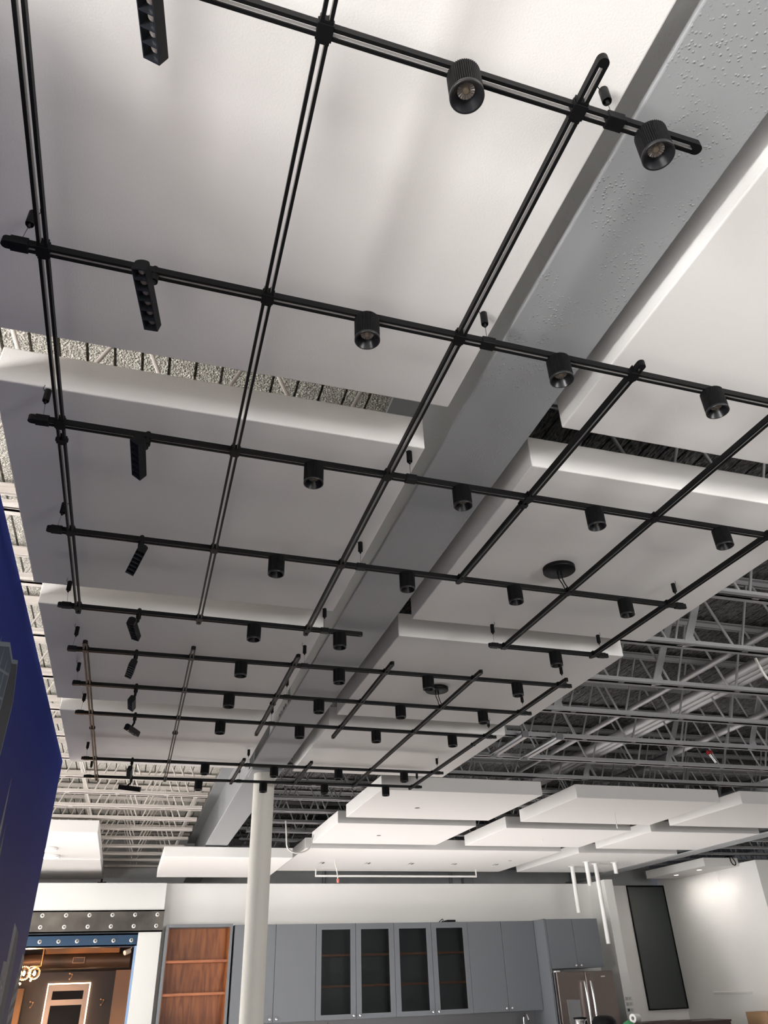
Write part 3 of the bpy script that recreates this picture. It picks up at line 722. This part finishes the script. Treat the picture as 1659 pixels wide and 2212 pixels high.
for x, y0, y1, lab in [(2.05, 3.87, 4.33, 'bare silver strip light fixture hung under the right joists, left of the pair'), (2.277, 3.88, 4.36, 'bare silver strip light fixture hung under the right joists, right of the pair')]:
    t = thing('strip_light', (x, (y0 + y1) / 2, 1.18), lab, 'strip light', 'bare strip lights under the right joists'); c = (x, (y0 + y1) / 2, 1.18)
    MB().prism([(-.03, 0), (-.012, .022), (.012, .022), (.03, 0), (.028, -.002), (.011, .017), (-.011, .017), (-.028, -.002)], 0, y1 - y0, T=Matrix.Translation((x, y1, 1.185)) @ Matrix.Rotation(PI / 2, 4, 'X')).build('reflector', 'reflect', t, c)
    MB().box(x - .008, x + .008, y0 + .01, y1 - .01, 1.186, 1.200).build('channel', 'chrome', t, c)
    for y in (y0, y1): MB().box(x - .02, x + .02, y - .006, y + .006, 1.176, 1.21).build('end_plate', 'fridgeside', t, c)
    for y in (y0 + .03, y1 - .03): MB().tube([(x, y, 1.205), (x, y, 1.235)], .004, 6).build('hanger_rod', 'pipe', t, c)
t = thing('ceiling_valve', (3.72, 4.40, 1.26), 'small red valve handle by the joists at the right photo edge', 'valve')
MB().tube([(3.69, 4.36, 1.29), (3.72, 4.36, 1.29)], .014, 12).build('handle', 'red', t, (3.72, 4.4, 1.26))
MB().tube([(3.70, 4.36, 1.29), (3.74, 4.36, 1.225)], .009, 10).build('body', 'chrome', t, (3.72, 4.4, 1.26))
# lit round surface lights on the far left panel
for x, y, lab in [(-.74, 7.50, 'lit round surface light under the far left panel, nearer one'), (-.745, 7.94, 'lit round surface light under the far left panel, farther one')]:
    t = thing('ceiling_light', (x, y, 1.09), lab, 'ceiling light', 'lit round lights at far left'); c = (x, y, 1.09)
    MB().lathe([(0, 1.0895), (.082, 1.0895), (.082, 1.07), (.076, 1.068)], 36, T=Matrix.Translation((x, y, 0))).build('rim', 'white', t, c)
    MB().lathe([(.076, 1.068), (0, 1.067)], 36, T=Matrix.Translation((x, y, 0))).build('diffuser', 'disk', t, c)
t = thing('corner_spotlight', (-.33, 9.74, 1.04), 'small black spotlight at the corner of the far left panel', 'spotlight')
MB().tube([(-.33, 9.74, 1.10), (-.33, 9.74, 1.05)], .01, 8).build('stem', 'black', t, (-.33, 9.74, 1.05))
MB().tube([(-.37, 9.72, 1.04), (-.28, 9.74, 1.045)], .026, 14).build('head', 'black', t, (-.33, 9.74, 1.05))

for x, y, lab in [(6.72, 8.62, 'small recessed light with added glow under the panel at the right wall, nearer one'), (6.74, 9.12, 'small recessed light with added glow under the panel at the right wall, farther one')]:
    t = thing('recessed_light', (x, y, 1.09), lab, 'ceiling light', 'recessed lights at the right wall'); c = (x, y, 1.09)
    MB().lathe([(.028, 1.0905), (.036, 1.0905), (.036, 1.087), (.028, 1.088)], 28, T=Matrix.Translation((x, y, 0))).build('rim', 'white', t, c)
    MB().lathe([(.028, 1.0885), (0, 1.0885)], 28, T=Matrix.Translation((x, y, 0))).build('diffuser', 'disk', t, c)
# ------------------------------------------------------------------ photo wall on the left
PK = 1.274
t = thing('photo_wall', (-.353 * PK, 2.0, FLOOR), 'tall deep-blue photo wall of a city at night standing at the left edge', 'photo wall')
c = (-.353 * PK, 2.0, FLOOR); xf = -.353 * PK
MB().box(xf - .04, xf - .0006, .45, 3.51 * PK, FLOOR, .85 * PK).build('board', 'edge', t, c)
mb = MB()
def pq(poly, m, h=0.0):
    mb.add([(xf + h, y * PK if y > 0 else y, max(z * PK, FLOOR)) for y, z in poly], [tuple(range(len(poly)))], m)
pq([(.45 / PK, FLOOR), (3.51, FLOOR), (3.51, .85), (.45 / PK, .85)], 'printsky')
e1, e2, e3 = .0004, .0006, .0008
pq([(1.55, FLOOR), (1.92, FLOOR), (1.92, .70), (1.84, .712), (1.55, .60)], 'printglass', e1)
pq([(1.92, FLOOR), (2.06, FLOOR), (2.06, .64), (1.99, .725), (1.92, .70)], 'printdark', e1)
for z in [-.6 + .06 * k for k in range(22)]: pq([(1.55, z - .09), (1.92, z), (1.92, z + (.006 if round(z / .06) % 3 else .014)), (1.55, z - .084)], 'printline', e2)
pq([(1.55, .592), (1.84, .704), (1.92, .692), (1.99, .717), (2.06, .632), (2.06, .642), (1.99, .727), (1.92, .703), (1.84, .715), (1.55, .603)], 'printline', e3)
pq([(2.053, FLOOR), (2.06, FLOOR), (2.06, .64), (2.053, .648)], 'printline', e3)
for y in (1.66, 1.73, 1.79, 1.855, 1.915): pq([(y, FLOOR), (y + .008, FLOOR), (y + .008, .69), (y, .66)], 'printline', e2)
for z in [-.4 + .1 * k for k in range(10)]: pq([(1.93, z), (2.055, z - .03), (2.055, z - .024), (1.93, z + .008)], 'printline', e2)
rnd = random.Random(3)
for k in range(40):
    y, z = 1.94 + rnd.random() * .10, -.5 + rnd.random() * 1.0
    pq([(y, z), (y + .012, z), (y + .012, z + .018), (y, z + .018)], 'printlight', e3)
pq([(2.27, FLOOR), (2.44, FLOOR), (2.40, .20), (2.345, .34), (2.305, .515), (2.30, .34)], 'printstone', e1)
pq([(2.34, FLOOR), (2.52, FLOOR), (2.47, .20), (2.42, .30), (2.385, .41), (2.375, .28)], 'printdark', e2)
pq([(2.86, FLOOR), (3.06, FLOOR), (3.06, -.02), (3.10, -.02), (3.10, .20), (3.02, .21), (3.02, .10), (2.94, .10), (2.94, -.10), (2.86, -.10)], 'printstone', e1)
pq([(3.06, FLOOR), (3.22, FLOOR), (3.22, .13), (3.17, .19), (3.10, .20), (3.10, -.02), (3.06, -.02)], 'printdark', e2)
for k in range(70):
    y, z = 2.87 + rnd.random() * .16, -1.1 + rnd.random() * 1.15
    pq([(y, z), (y + .012, z), (y + .012, z + .012), (y, z + .012)], 'printdark' if k % 3 else 'printlight', e3)
pq([(3.36, FLOOR), (3.51, FLOOR), (3.51, .13), (3.44, .14), (3.40, .05), (3.36, -.02)], 'printstone', e1)
for k in range(26):
    z = -1.2 + k * .05
    pq([(3.37, z), (3.51, z + .03), (3.51, z + .052), (3.37, z + .022)], 'printdark', e2)
for k in range(60):
    y, z = 1.0 + rnd.random() * 2.4, -1.2 + rnd.random() * .55
    pq([(y, z), (y + .02, z), (y + .02, z + .014), (y, z + .014)], 'printlight', e3)
mb.build('city_print', None, t, c)
MB().add([(PK * a, PK * b, PK * d) for a, b, d in [(-.385, 3.48, .62), (-.385, 3.56, .585), (-.385, 3.56, .846), (-.385, 3.48, .846), (-.395, 3.48, .62), (-.395, 3.56, .585), (-.395, 3.56, .846), (-.395, 3.48, .846)]],
         [(0, 1, 2, 3), (7, 6, 5, 4), (0, 4, 5, 1), (1, 5, 6, 2), (2, 6, 7, 3), (3, 7, 4, 0)]).build('backing_board', 'edge', t, c)

# ------------------------------------------------------------------ wide opening with steel channels, room beyond
def lintel(name, x0, x1, y, z0, z1, dep, m, bolts, label):
    t = thing(name, ((x0 + x1) / 2, y, z0), label, 'steel lintel', 'bolted lintels over the wide opening'); c = ((x0 + x1) / 2, y, z0)
    mb = MB(); mb.box(x0, x1, y - .012, y, z0, z1); mb.box(x0, x1, y - .012, y + dep, z0 - .002, z0 + .012); mb.box(x0, x1, y - .012, y + .06, z1 - .012, z1)
    mb.build('channel', m, t, c)
    for x, z in bolts:
        T = Matrix.Translation((x, y - .012, z)) @ Matrix.Rotation(PI / 2, 4, 'X')
        b = MB().lathe([(.019, 0), (.019, .004), (.009, .006)], 20, T=T).build('washer', 'bolt', t, (x, y, z))
        MB().lathe([(.0095, .004), (.0095, .015), (0, .016)], 6, T=T, smooth=False).build('bolt_head', 'rawsteel', b, (x, y, z))
lintel('lintel', -3.0, .352, 8.85, .522, .716, .16, 'rawsteel', [(x, z) for z in (.674, .574) for x in [.286 - .2165 * k for k in range(9)]], 'brown bare steel lintel with two rows of bolts over the wide opening')
lintel('lintel', -3.0, .128, 9.05, .412, .522, .20, 'bluesteel', [(.066 - .172 * k, .462) for k in range(9)], 'blue steel lintel with one row of bolts, behind the brown one')
structure('trim_2', MB().box(.105, .128, 9.03, 9.25, FLOOR, .412), 'bluejamb')
structure('wall_lounge_back', MB().box(-4, -.055, 12.0, 12.1, FLOOR, .27).box(-4, .45, 12.25, 12.35, FLOOR, .64), 'darkroom')
structure('wall_lounge_side', MB().box(.35, .45, 9.25, 12.3, FLOOR, .62), 'tan')
structure('wall_lounge_pier', MB().box(-.052, .35, 11.95, 12.05, FLOOR, .275), 'tan')
structure('ceiling_lounge', MB().box(-4, .4, 9.3, 12.3, .62, .66), 'darkroom')
structure('wall_lounge_left', MB().box(-4, -3.9, 9.1, 12.3, FLOOR, .62), 'darkroom')
t = thing('lit_mirror', (-.6, 11.97, -.6), 'tall pinkish framed mirror with a glowing edge on the dark wall of the room beyond', 'mirror'); c = (-.6, 11.97, -.6)
x0, x1, zt_, zb_ = -.845, -.355, .135, -1.0
mb = MB(); fw = .06
mb.box(x0, x0 + fw, 11.93, 11.98, zb_, zt_); mb.box(x1 - fw, x1, 11.93, 11.98, zb_, zt_); mb.box(x0 + fw, x1 - fw, 11.93, 11.98, zt_ - .072, zt_); mb.box(x0 + fw, x1 - fw, 11.93, 11.98, -.09, -.03); mb.box(x0 + fw, x1 - fw, 11.93, 11.98, zb_, zb_ + .07)
mb.build('frame', 'frame', t, c)
MB().box(x0 + fw, x1 - fw, 11.955, 11.975, zb_ + .07, -.09).build('mirror_glass', 'mirror', t, c)
MB().box(x0 + fw, x1 - fw, 11.955, 11.975, -.03, zt_ - .072).build('upper_glass', 'mirror', t, c)
mb = MB(); e = .012
mb.box(x0 - e, x0, 11.965, 11.985, zb_, zt_ + e); mb.box(x1, x1 + e, 11.965, 11.985, zb_, zt_ + e); mb.box(x0, x1, 11.965, 11.985, zt_, zt_ + e)
mb.build('glowing_edge', 'ledwarm', t, c)
t = thing('bubble_chandelier', (-.98, 10.5, .25), 'amber glass bubble chandelier glowing in the room beyond, at left', 'chandelier'); c = (-.98, 10.5, .25)
MB().tube([(-.86, 10.5, .62), (-.86, 10.5, .30)], .012, 8).build('stem', 'brass', t, c)
MB().tube([(-.86, 10.5, .30), (-.95, 10.5, .30), (-1.06, 10.5, .27)], .006, 8).build('arm', 'brass', t, c)
rnd = random.Random(5)
for cx, cz, r in [(-1.025, .235, .058), (-.915, .232, .05), (-1.10, .225, .045)]:
    T = Matrix.Translation((cx, 10.5, cz))
    g = MB().lathe([(r * math.sin(a), r * math.cos(a)) for a in [PI * k / 12 for k in range(13)]], 20, T=T).build('glass_bubble', 'amber', t, (cx, 10.5, cz))
    MB().lathe([(.014 * math.sin(a), .026 * math.cos(a)) for a in [PI * k / 8 for k in range(9)]], 12, T=T).build('bulb', 'bulb', g, (cx, 10.5, cz))
    mb = MB()
    for k in range(22):
        a, b = 2 * PI * k / 22, 0
        q = Vector((cx + (r + .006) * math.cos(a), 10.49, cz + (r + .006) * math.sin(a)))
        mb.lathe([(.008 * math.sin(u), .008 * math.cos(u)) for u in [PI * k2 / 4 for k2 in range(5)]], 6, T=Matrix.Translation(q))
    mb.build('bead_ring', 'amberbead', g, (cx, 10.5, cz))
for x, z in [(-1.08, .155), (-1.045, .135), (-.94, .165), (-1.1, .175)]:
    MB().lathe([(.014 * math.sin(u), .014 * math.cos(u)) for u in [PI * k2 / 6 for k2 in range(7)]], 10, T=Matrix.Translation((x, 10.48, z))).build('drop', 'amberbead', t, (x, 10.48, z))
t = thing('air_duct', (-.6, 11.5, .37), 'dark round air duct with a grille in the room beyond', 'duct'); c = (-.6, 11.5, .37)
MB().lathe([(.085, -1.5), (.085, .7)], 20, T=Matrix.Translation((-.6, 11.5, .375)) @ Matrix.Rotation(PI / 2, 4, 'Y')).build('pipe', 'duct', t, c)
mb = MB(); mb.box(-.58, -.44, 11.38, 11.41, .345, .352); mb.box(-.58, -.44, 11.38, 11.41, .402, .41); mb.box(-.58, -.572, 11.38, 11.41, .35, .405); mb.box(-.448, -.44, 11.38, 11.41, .35, .405)
mb.build('grille_frame', 'tan', t, c); MB().box(-.574, -.446, 11.395, 11.42, .35, .404).build('grille', 'darkroom', t, c)
structure('trim_3', MB().box(-.92, -.04, 11.4, 11.6, .45, .53, bev=.01), 'brown')
t = thing('security_spotlight', (.045, 10.4, .42), 'small white spotlight head in the upper right corner of the wide opening', 'spotlight'); c = (.045, 10.4, .42)
MB().tube([(.02, 10.38, .405), (.075, 10.42, .425)], .026, 14).build('head', 'white', t, c)
MB().tube([(.07, 10.42, .43), (.09, 10.42, .46), (.11, 10.42, .62)], .006, 8).build('arm', 'white', t, c)
for x, z, lab in [(-.60, .22, 'small bronze wall ornament above the glowing mirror'), (-1.01, -.07, 'small bronze wall ornament left of the glowing mirror'), (-.17, -.07, 'small bronze wall ornament right of the glowing mirror')]:
    t = thing('wall_ornament', (x, 11.98, z), lab, 'ornament', 'bronze ornaments around the mirror'); c = (x, 11.98, z)
    MB().tube(smooth([(x - .02, 11.97, z + .03), (x + .012, 11.97, z + .02), (x + .005, 11.97, z - .01), (x - .012, 11.97, z - .03)]), .005, 8).build('branch', 'brass', t, c)
    for q in ((-.02, .03), (.012, .02), (-.012, -.03)): MB().lathe([(.01 * math.sin(u), .01 * math.cos(u)) for u in [PI * k2 / 6 for k2 in range(7)]], 8, T=Matrix.Translation((x + q[0], 11.965, z + q[1]))).build('bead', 'amberbead', t, c)
tag(MB().box(-1.24, -1.10, 11.6, 11.7, FLOOR, .10).build('wooden_post', 'brown', None, (-1.17, 11.65, FLOOR)), 'brown wooden post at the left edge of the room beyond', 'post')

# ------------------------------------------------------------------ kitchen
YC = 8.75
def knob(x, y, z, parent):
    T = Matrix.Translation((x, y, z)) @ Matrix.Rotation(PI / 2, 4, 'X')
    MB().lathe([(.005, 0), (.005, .014), (.013, .018), (.013, .026), (.010, .029), (0, .03)], 16, T=T).build('knob', 'chrome', parent, (x, y, z))
t = thing('open_shelf_unit', (.71, 8.85, FLOOR), 'tall grey cabinet with open wooden shelves, left of the column', 'shelf unit'); c = (.71, 8.85, FLOOR)
mb = MB(); mb.box(.383, .409, YC, 8.995, FLOOR, .578, bev=.002); mb.box(1.017, 1.043, YC, 8.995, FLOOR, .578, bev=.002); mb.box(.409, 1.017, YC, 8.995, .55, .578, bev=.002)
mb.build('carcass', 'cab', t, c)
MB().box(.409, 1.017, 8.975, 8.99, FLOOR, .55).build('back_panel', 'woodback', t, c)
for x in ((.409, .416), (1.010, 1.017)): MB().box(x[0], x[1], YC + .012, 8.975, FLOOR, .55).build('side_lining', 'woodback', t, c)
for z in (.245, -.028, -.30, -.57): MB().box(.416, 1.010, YC + .02, 8.975, z, z + .022, bev=.001).build('shelf', 'woodshelf', t, c)
DT = .016
def cab(x0, x1, z0, z1, y, yb, doors, glass, label, knobz=.03, name='wall_cabinet', knobs='mid'):
    t = thing(name, ((x0 + x1) / 2, yb, z0), label, 'cabinet', 'grey kitchen wall cabinets'); c = ((x0 + x1) / 2, yb, z0)
    mb = MB(); b = .012
    yi = y + DT
    if glass:
        mb.box(x0, x0 + b, yi, yb, z0, z1); mb.box(x1 - b, x1, yi, yb, z0, z1); mb.box(x0 + b, x1 - b, yi, yb, z0, z0 + b); mb.box(x0 + b, x1 - b, yi, yb, z1 - b, z1); mb.box(x0 + b, x1 - b, yb - .008, yb, z0 + b, z1 - b)
        mb.build('carcass', 'cabin', t, c)
        for z in (z0 + .27, z0 + .545): MB().box(x0 + b, x1 - b, yi + .03, yb - .01, z, z + .020).build('shelf', 'woodshelf', t, c)
    else:
        mb.box(x0, x1, yi, yb, z0, z1); mb.build('carcass', 'cab', t, c)
    for i in range(doors):
        w_ = (x1 - x0) / doors; a, d = x0 + i * w_ + .002, x0 + (i + 1) * w_ - .002
        if glass:
            f = .056; mb = MB()
            mb.box(a, a + f, y, yi - .001, z0, z1); mb.box(d - f, d, y, yi - .001, z0, z1); mb.box(a + f, d - f, y, yi - .001, z0, z0 + f * .75); mb.box(a + f, d - f, y, yi - .001, z1 - f, z1)
            o = mb.build('door', 'cab', t, c)
            MB().box(a + f, d - f, y + .007, y + .0085, z0 + f * .75, z1 - f).build('glass_pane', 'glass', o, c)
        else:
            o = MB().box(a, d, y, yi - .001, z0, z1, bev=.0015).build('door', 'cab', t, c)
        kx = d - .03 if i == 0 else a + .03
        knob(kx, y, z0 + knobz, o)
    return t
ZB, ZTc = -.276, .567
cab(1.062, 1.910, ZB, ZTc, YC, 8.998, 2, False, 'grey kitchen wall cabinet with two plain doors, directly right of the column')
cab(1.910, 2.759, ZB, ZTc, YC, 8.998, 2, True, 'grey kitchen wall cabinet with two glass doors, the left of the two glazed ones')
cab(2.759, 3.611, ZB, ZTc, YC, 8.998, 2, True, 'grey kitchen wall cabinet with two glass doors, the right of the two glazed ones')
cab(3.611, 4.425, ZB, ZTc, YC, 8.998, 2, False, 'grey kitchen wall cabinet with two plain doors, beside the refrigerator panel')
tag(MB().box(4.427, 4.452, 8.50, 8.998, FLOOR, .57, bev=.002).build('end_panel', 'cab', None, (4.44, 8.75, FLOOR)), 'tall grey panel standing between the wall cabinets and the refrigerator', 'cabinet panel')
cab(4.453, 5.10, .094, .566, 8.50, 8.998, 2, False, 'short grey cabinet with two doors above the refrigerator', knobz=.025)
tag(MB().box(3.40, 3.50, 8.80, 8.90, .5672, .592, bev=.003).build('black_box', 'black', None, (3.45, 8.85, .5672)), 'small black box lying on top of the grey wall cabinets', 'box')
cable([(3.32, 8.85, .572), (3.35, 8.82, .60), (3.37, 8.85, .585), (3.36, 8.88, .575), (3.40, 8.86, .58)], .004, 'black', 'short black lead curled beside the small black box on the wall cabinets')
cable([(6.93, 8.36, 1.20), (6.92, 8.27, 1.20), (6.925, 8.262, 1.14), (6.94, 8.255, 1.105), (6.97, 8.255, 1.10), (6.985, 8.26, 1.13), (6.96, 8.262, 1.18), (6.96, 8.27, 1.20), (6.97, 8.36, 1.20)], .006, 'black', 'black cable looping over the edge of the panel at the right wall')
structure('wall_backsplash', MB().box(1.05, 4.43, 8.985, 8.999, -.62, ZB - .003), 'fridgeside')
t = thing('kitchen_counter', (2.7, 8.75, FLOOR), 'grey kitchen base counter under the wall cabinets', 'counter'); c = (2.7, 8.75, FLOOR)
MB().box(1.06, 4.425, 8.58, 8.98, FLOOR, -.60).build('base', 'cab', t, c); MB().box(1.05, 4.425, 8.55, 8.98, -.60, -.57, bev=.004).build('worktop', 'fridgeside', t, c)
for x, lab in ((2.045, 'chrome faucet tip below the left glazed wall cabinet'), (4.20, 'chrome faucet below the wall cabinet beside the refrigerator panel')):
    t = thing('faucet', (x, 8.78, -.57), lab, 'faucet', 'chrome faucets on the counter'); c = (x, 8.78, -.57)
    MB().tube(smooth([(x, 8.80, -.57), (x, 8.80, -.36), (x, 8.78, -.315), (x, 8.72, -.31), (x, 8.68, -.36)]), .011, 12).build('spout', 'chrome', t, c)
    MB().tube([(x, 8.80, -.57), (x, 8.80, -.545)], .025, 14).build('base', 'chrome', t, c)
t = thing('refrigerator', (4.81, 8.7, FLOOR), 'stainless french-door refrigerator under the short grey cabinet', 'refrigerator'); c = (4.81, 8.7, FLOOR)
MB().box(4.468, 5.16, 8.50, 8.98, FLOOR + .02, .055, bev=.004).build('body', 'fridgeside', t, c)
d1 = MB().box(4.47, 4.808, 8.445, 8.495, -.72, .062, bev=.006).build('door', 'stainless', t, c)
d2 = MB().box(4.812, 5.158, 8.445, 8.495, -.72, .062, bev=.006).build('door', 'stainless', t, c)
MB().box(4.47, 5.158, 8.445, 8.495, FLOOR + .04, -.73, bev=.006).build('freezer_drawer', 'stainless', t, c)
for x, o in ((4.775, d1), (4.848, d2)):
    MB().tube(smooth([(x, 8.445, -.03), (x, 8.41, -.05), (x, 8.395, -.20), (x, 8.395, -.45), (x, 8.41, -.64), (x, 8.445, -.66)]), .012, 12).build('handle', 'chrome', o, (x, 8.42, -.3))
MB().box(4.555, 4.70, 8.438, 8.446, -.42, -.19).build('dispenser', 'fridgeside', d1, (4.62, 8.44, -.3))
MB().box(5.00, 5.05, 8.443, 8.4455, .005, .015).build('badge', 'chrome', d2, (5.02, 8.444, .01))
MB().box(4.475, 4.53, 8.47, 8.53, .055, .075, bev=.004).build('hinge_cover', 'white', t, c)
for i, (z, lab) in enumerate([(-.205, 'pale wall control plate right of the refrigerator, top of three'), (-.255, 'pale wall control plate right of the refrigerator, middle of three'), (-.31, 'wall control plate with a dark half right of the refrigerator, lowest of three')]):
    t = thing('wall_switch', (5.405, 8.61, z), lab, 'switch plate', 'control plates on the fin wall'); c = (5.405, 8.61, z)
    MB().box(5.365, 5.445, 8.608, 8.6195, z - .017, z + .017, bev=.002).build('plate', 'switch', t, c)
    MB().box(5.37, 5.39, 8.605, 8.609, z - .012, z + .012).build('rocker', 'switchdark' if i == 2 else 'edge', t, c)
    MB().box(5.405, 5.425, 8.605, 8.609, z - .010, z + .010).build('rocker', 'edge', t, c)
# island and the things on it, along the lower right edge of the photo
t = thing('kitchen_island', (4.6, 7.55, FLOOR), 'grey kitchen island in front of the refrigerator', 'island'); c = (4.6, 7.55, FLOOR)
MB().box(3.6, 4.9, 7.25, 7.85, FLOOR, -.60).build('base', 'cab', t, c); MB().box(3.57, 4.93, 7.1, 7.9, -.60, -.57, bev=.004).build('worktop', 'fridgeside', t, c)
t = thing('steel_canister', (4.21, 7.6, -.57), 'shiny steel canister in front of the refrigerator, left of the black lid', 'canister'); c = (4.21, 7.6, -.57)
MB().lathe([(0, -.57), (.065, -.57), (.065, -.335), (.06, -.325)], 32, T=Matrix.Translation((4.21, 7.6, 0))).build('body', 'chrome', t, c)
MB().lathe([(.062, -.325), (.062, -.312), (0, -.308)], 32, T=Matrix.Translation((4.21, 7.6, 0))).build('lid', 'black', t, c)
t = thing('black_bowl', (4.40, 7.5, -.57), 'upturned black bowl in front of the refrigerator', 'bowl'); c = (4.40, 7.5, -.57)
MB().lathe([(.12, -.5695), (.12, -.40), (.112, -.345), (.085, -.312), (.045, -.302), (0, -.30)], 32, T=Matrix.Translation((4.40, 7.5, 0))).build('bowl', 'black', t, c)
mb = MB(); rnd = random.Random(9); R_ = []
for i in range(9):
    for k in range(16):
        a = 2 * PI * k / 16; u = i / 8; r = .12 * math.sin(PI * (.12 + .88 * (1 - u)) * .62) * (1 + .18 * (rnd.random() - .5)) if i < 8 else .002
        R_.append((4.50 + r * math.cos(a), 7.25 + r * .8 * math.sin(a), -.57 + .235 * u + .012 * (rnd.random() - .5) * (1 if 0 < i < 8 else 0) + (.001 if i == 0 else 0)))
mb.add(R_, [(i * 16 + k, i * 16 + (k + 1) % 16, (i + 1) * 16 + (k + 1) % 16, (i + 1) * 16 + k) for i in range(8) for k in range(16)], None, True)
tag(mb.build('plastic_bag', 'green', None, (4.50, 7.25, -.57)), 'crumpled green plastic bag in front of the black bowl', 'bag')
t = thing('brown_cabinet', (5.50, 8.3, FLOOR), 'dark brown cabinet under the dark glass, nearer left one with the white roll', 'cabinet', 'dark brown cabinets at lower right'); c = (5.50, 8.3, FLOOR)
MB().box(5.20, 5.80, 8.15, 8.45, FLOOR, -.43).build('body', 'furn', t, c); MB().box(5.19, 5.81, 8.14, 8.46, -.43, -.412, bev=.003).build('top', 'furn', t, c)
t = thing('brown_cabinet', (6.12, 8.4, FLOOR), 'dark brown cabinet under the dark glass, right one', 'cabinet', 'dark brown cabinets at lower right'); c = (6.12, 8.4, FLOOR)
MB().box(5.83, 6.38, 8.25, 8.6, FLOOR, -.44).build('body', 'furn', t, c); MB().box(5.825, 6.39, 8.24, 8.61, -.44, -.424, bev=.003).build('top', 'furn', t, c)
t = thing('paper_roll', (5.245, 8.3, -.41), 'white paper roll lying on the dark brown cabinet', 'roll'); c = (5.245, 8.3, -.41)
T = Matrix.Translation((5.24, 8.29, -.371)) @ Matrix.Rotation(.45, 4, 'Z') @ Matrix.Rotation(PI / 2, 4, 'Y')
MB().lathe([(.018, -.05), (.04, -.05), (.04, .05), (.018, .05), (.018, -.05)], 28, T=T, smooth=False).build('paper', 'white', t, c)
MB().lathe([(.018, -.05), (.016, -.05), (.016, .05), (.018, .05)], 20, T=T).build('core', 'edge', t, c)
t = thing('cardboard_box', (6.95, 8.3, FLOOR), 'brown cardboard box at the lower right photo corner', 'box'); c = (6.95, 8.3, FLOOR)
MB().box(6.80, 7.04, 8.15, 8.5, FLOOR, -.38).build('carton', 'card', t, c); MB().box(6.80, 6.918, 8.15, 8.5, -.38, -.376).build('flap', 'card', t, c); MB().box(6.921, 7.04, 8.15, 8.5, -.38, -.376).build('flap', 'card', t, c)

# ------------------------------------------------------------------ daylight and lamps
def area(name, loc, size, target, power, col=(1, 1, 1)):
    L = bpy.data.lights.new(name, 'AREA'); L.shape = 'RECTANGLE'; L.size, L.size_y = size[0] * S, size[1] * S; L.energy = power; L.color = col
    o = bpy.data.objects.new(name, L); COL.objects.link(o); o.location = W(loc)
    d = W(target) - W(loc); o.rotation_euler = d.to_track_quat('-Z', 'Y').to_euler(); return o
for i, (a, b, c_, d) in enumerate(BW):
    area('daylight_front_window', ((a + b) / 2, -2.62, (c_ + d) / 2), (b - a - .1, d - c_ - .1), ((a + b) / 2, 0, (c_ + d) / 2), [2, 22, 225][i], (1.0, .98, .96))
for i, (a, b, c_, d) in enumerate(LW):
    area('daylight_left_window', (-3.82, (a + b) / 2, (c_ + d) / 2), (b - a - .1, d - c_ - .1), (0, (a + b) / 2, (c_ + d) / 2), [540, 120, 265][i], (1.0, .985, .965))
SL_ = bpy.data.lights.new('sun', 'SUN'); SL_.energy = 185; SL_.angle = .01; SL_.color = (1, .98, .97)
so = bpy.data.objects.new('sun', SL_); COL.objects.link(so)
so.rotation_euler = Vector((4.0, .4, -1.0)).to_track_quat('-Z', 'Y').to_euler()
def point(name, p, e, col, r=.03):
    L = bpy.data.lights.new(name, 'POINT'); L.energy = e; L.color = col; L.shadow_soft_size = r
    o = bpy.data.objects.new(name, L); COL.objects.link(o); o.location = W(p); return o
point('chandelier_glow', (-1.0, 10.36, .20), 150, (1, .55, .28))
for x, y in ((6.72, 8.62), (6.74, 9.12)): area('recessed_fill_lamp', (x, y, 1.08), (.05, .05), (x, y, 0), 3.2, (1, .94, .88))  # light added at the recessed fittings to brighten the right-hand wall
for y in (7.5, 7.94): area('surface_lamp', (-.742, y, 1.06), (.14, .14), (-.742, y, 0), 7, (1, .88, .76))
w = bpy.data.worlds.new('sky'); sc.world = w; w.use_nodes = True
w.node_tree.nodes['Background'].inputs[0].default_value = (.75, .83, 1, 1); w.node_tree.nodes['Background'].inputs[1].default_value = .35

# ------------------------------------------------------------------ camera
cam = bpy.data.cameras.new('camera'); co = bpy.data.objects.new('camera', cam); COL.objects.link(co)
yaw, pitch, roll = [math.radians(a) for a in (17.8582, 32.4250, -2.0682)]
fw = Vector((math.sin(yaw) * math.cos(pitch), math.cos(yaw) * math.cos(pitch), math.sin(pitch))); rt = Vector((math.cos(yaw), -math.sin(yaw), 0)); up = rt.cross(fw)
r2 = rt * math.cos(roll) + up * math.sin(roll); u2 = up * math.cos(roll) - rt * math.sin(roll)
co.matrix_world = Matrix(((r2.x, u2.x, -fw.x, 0), (r2.y, u2.y, -fw.y, 0), (r2.z, u2.z, -fw.z, EYE), (0, 0, 0, 1)))
cam.sensor_fit = 'HORIZONTAL'; cam.sensor_width = 36; cam.lens = 1608.327 / 1659 * 36; cam.clip_start = .05; cam.clip_end = 100
sc.camera = co
vs_ = sc.view_settings
vs_.view_transform = 'Standard'; vs_.look = 'None'; vs_.gamma = 1; vs_.use_curve_mapping = False; vs_.exposure = 0.04
sc.cycles.use_denoising = True
sc.cycles.max_bounces = 8; sc.cycles.diffuse_bounces = 5
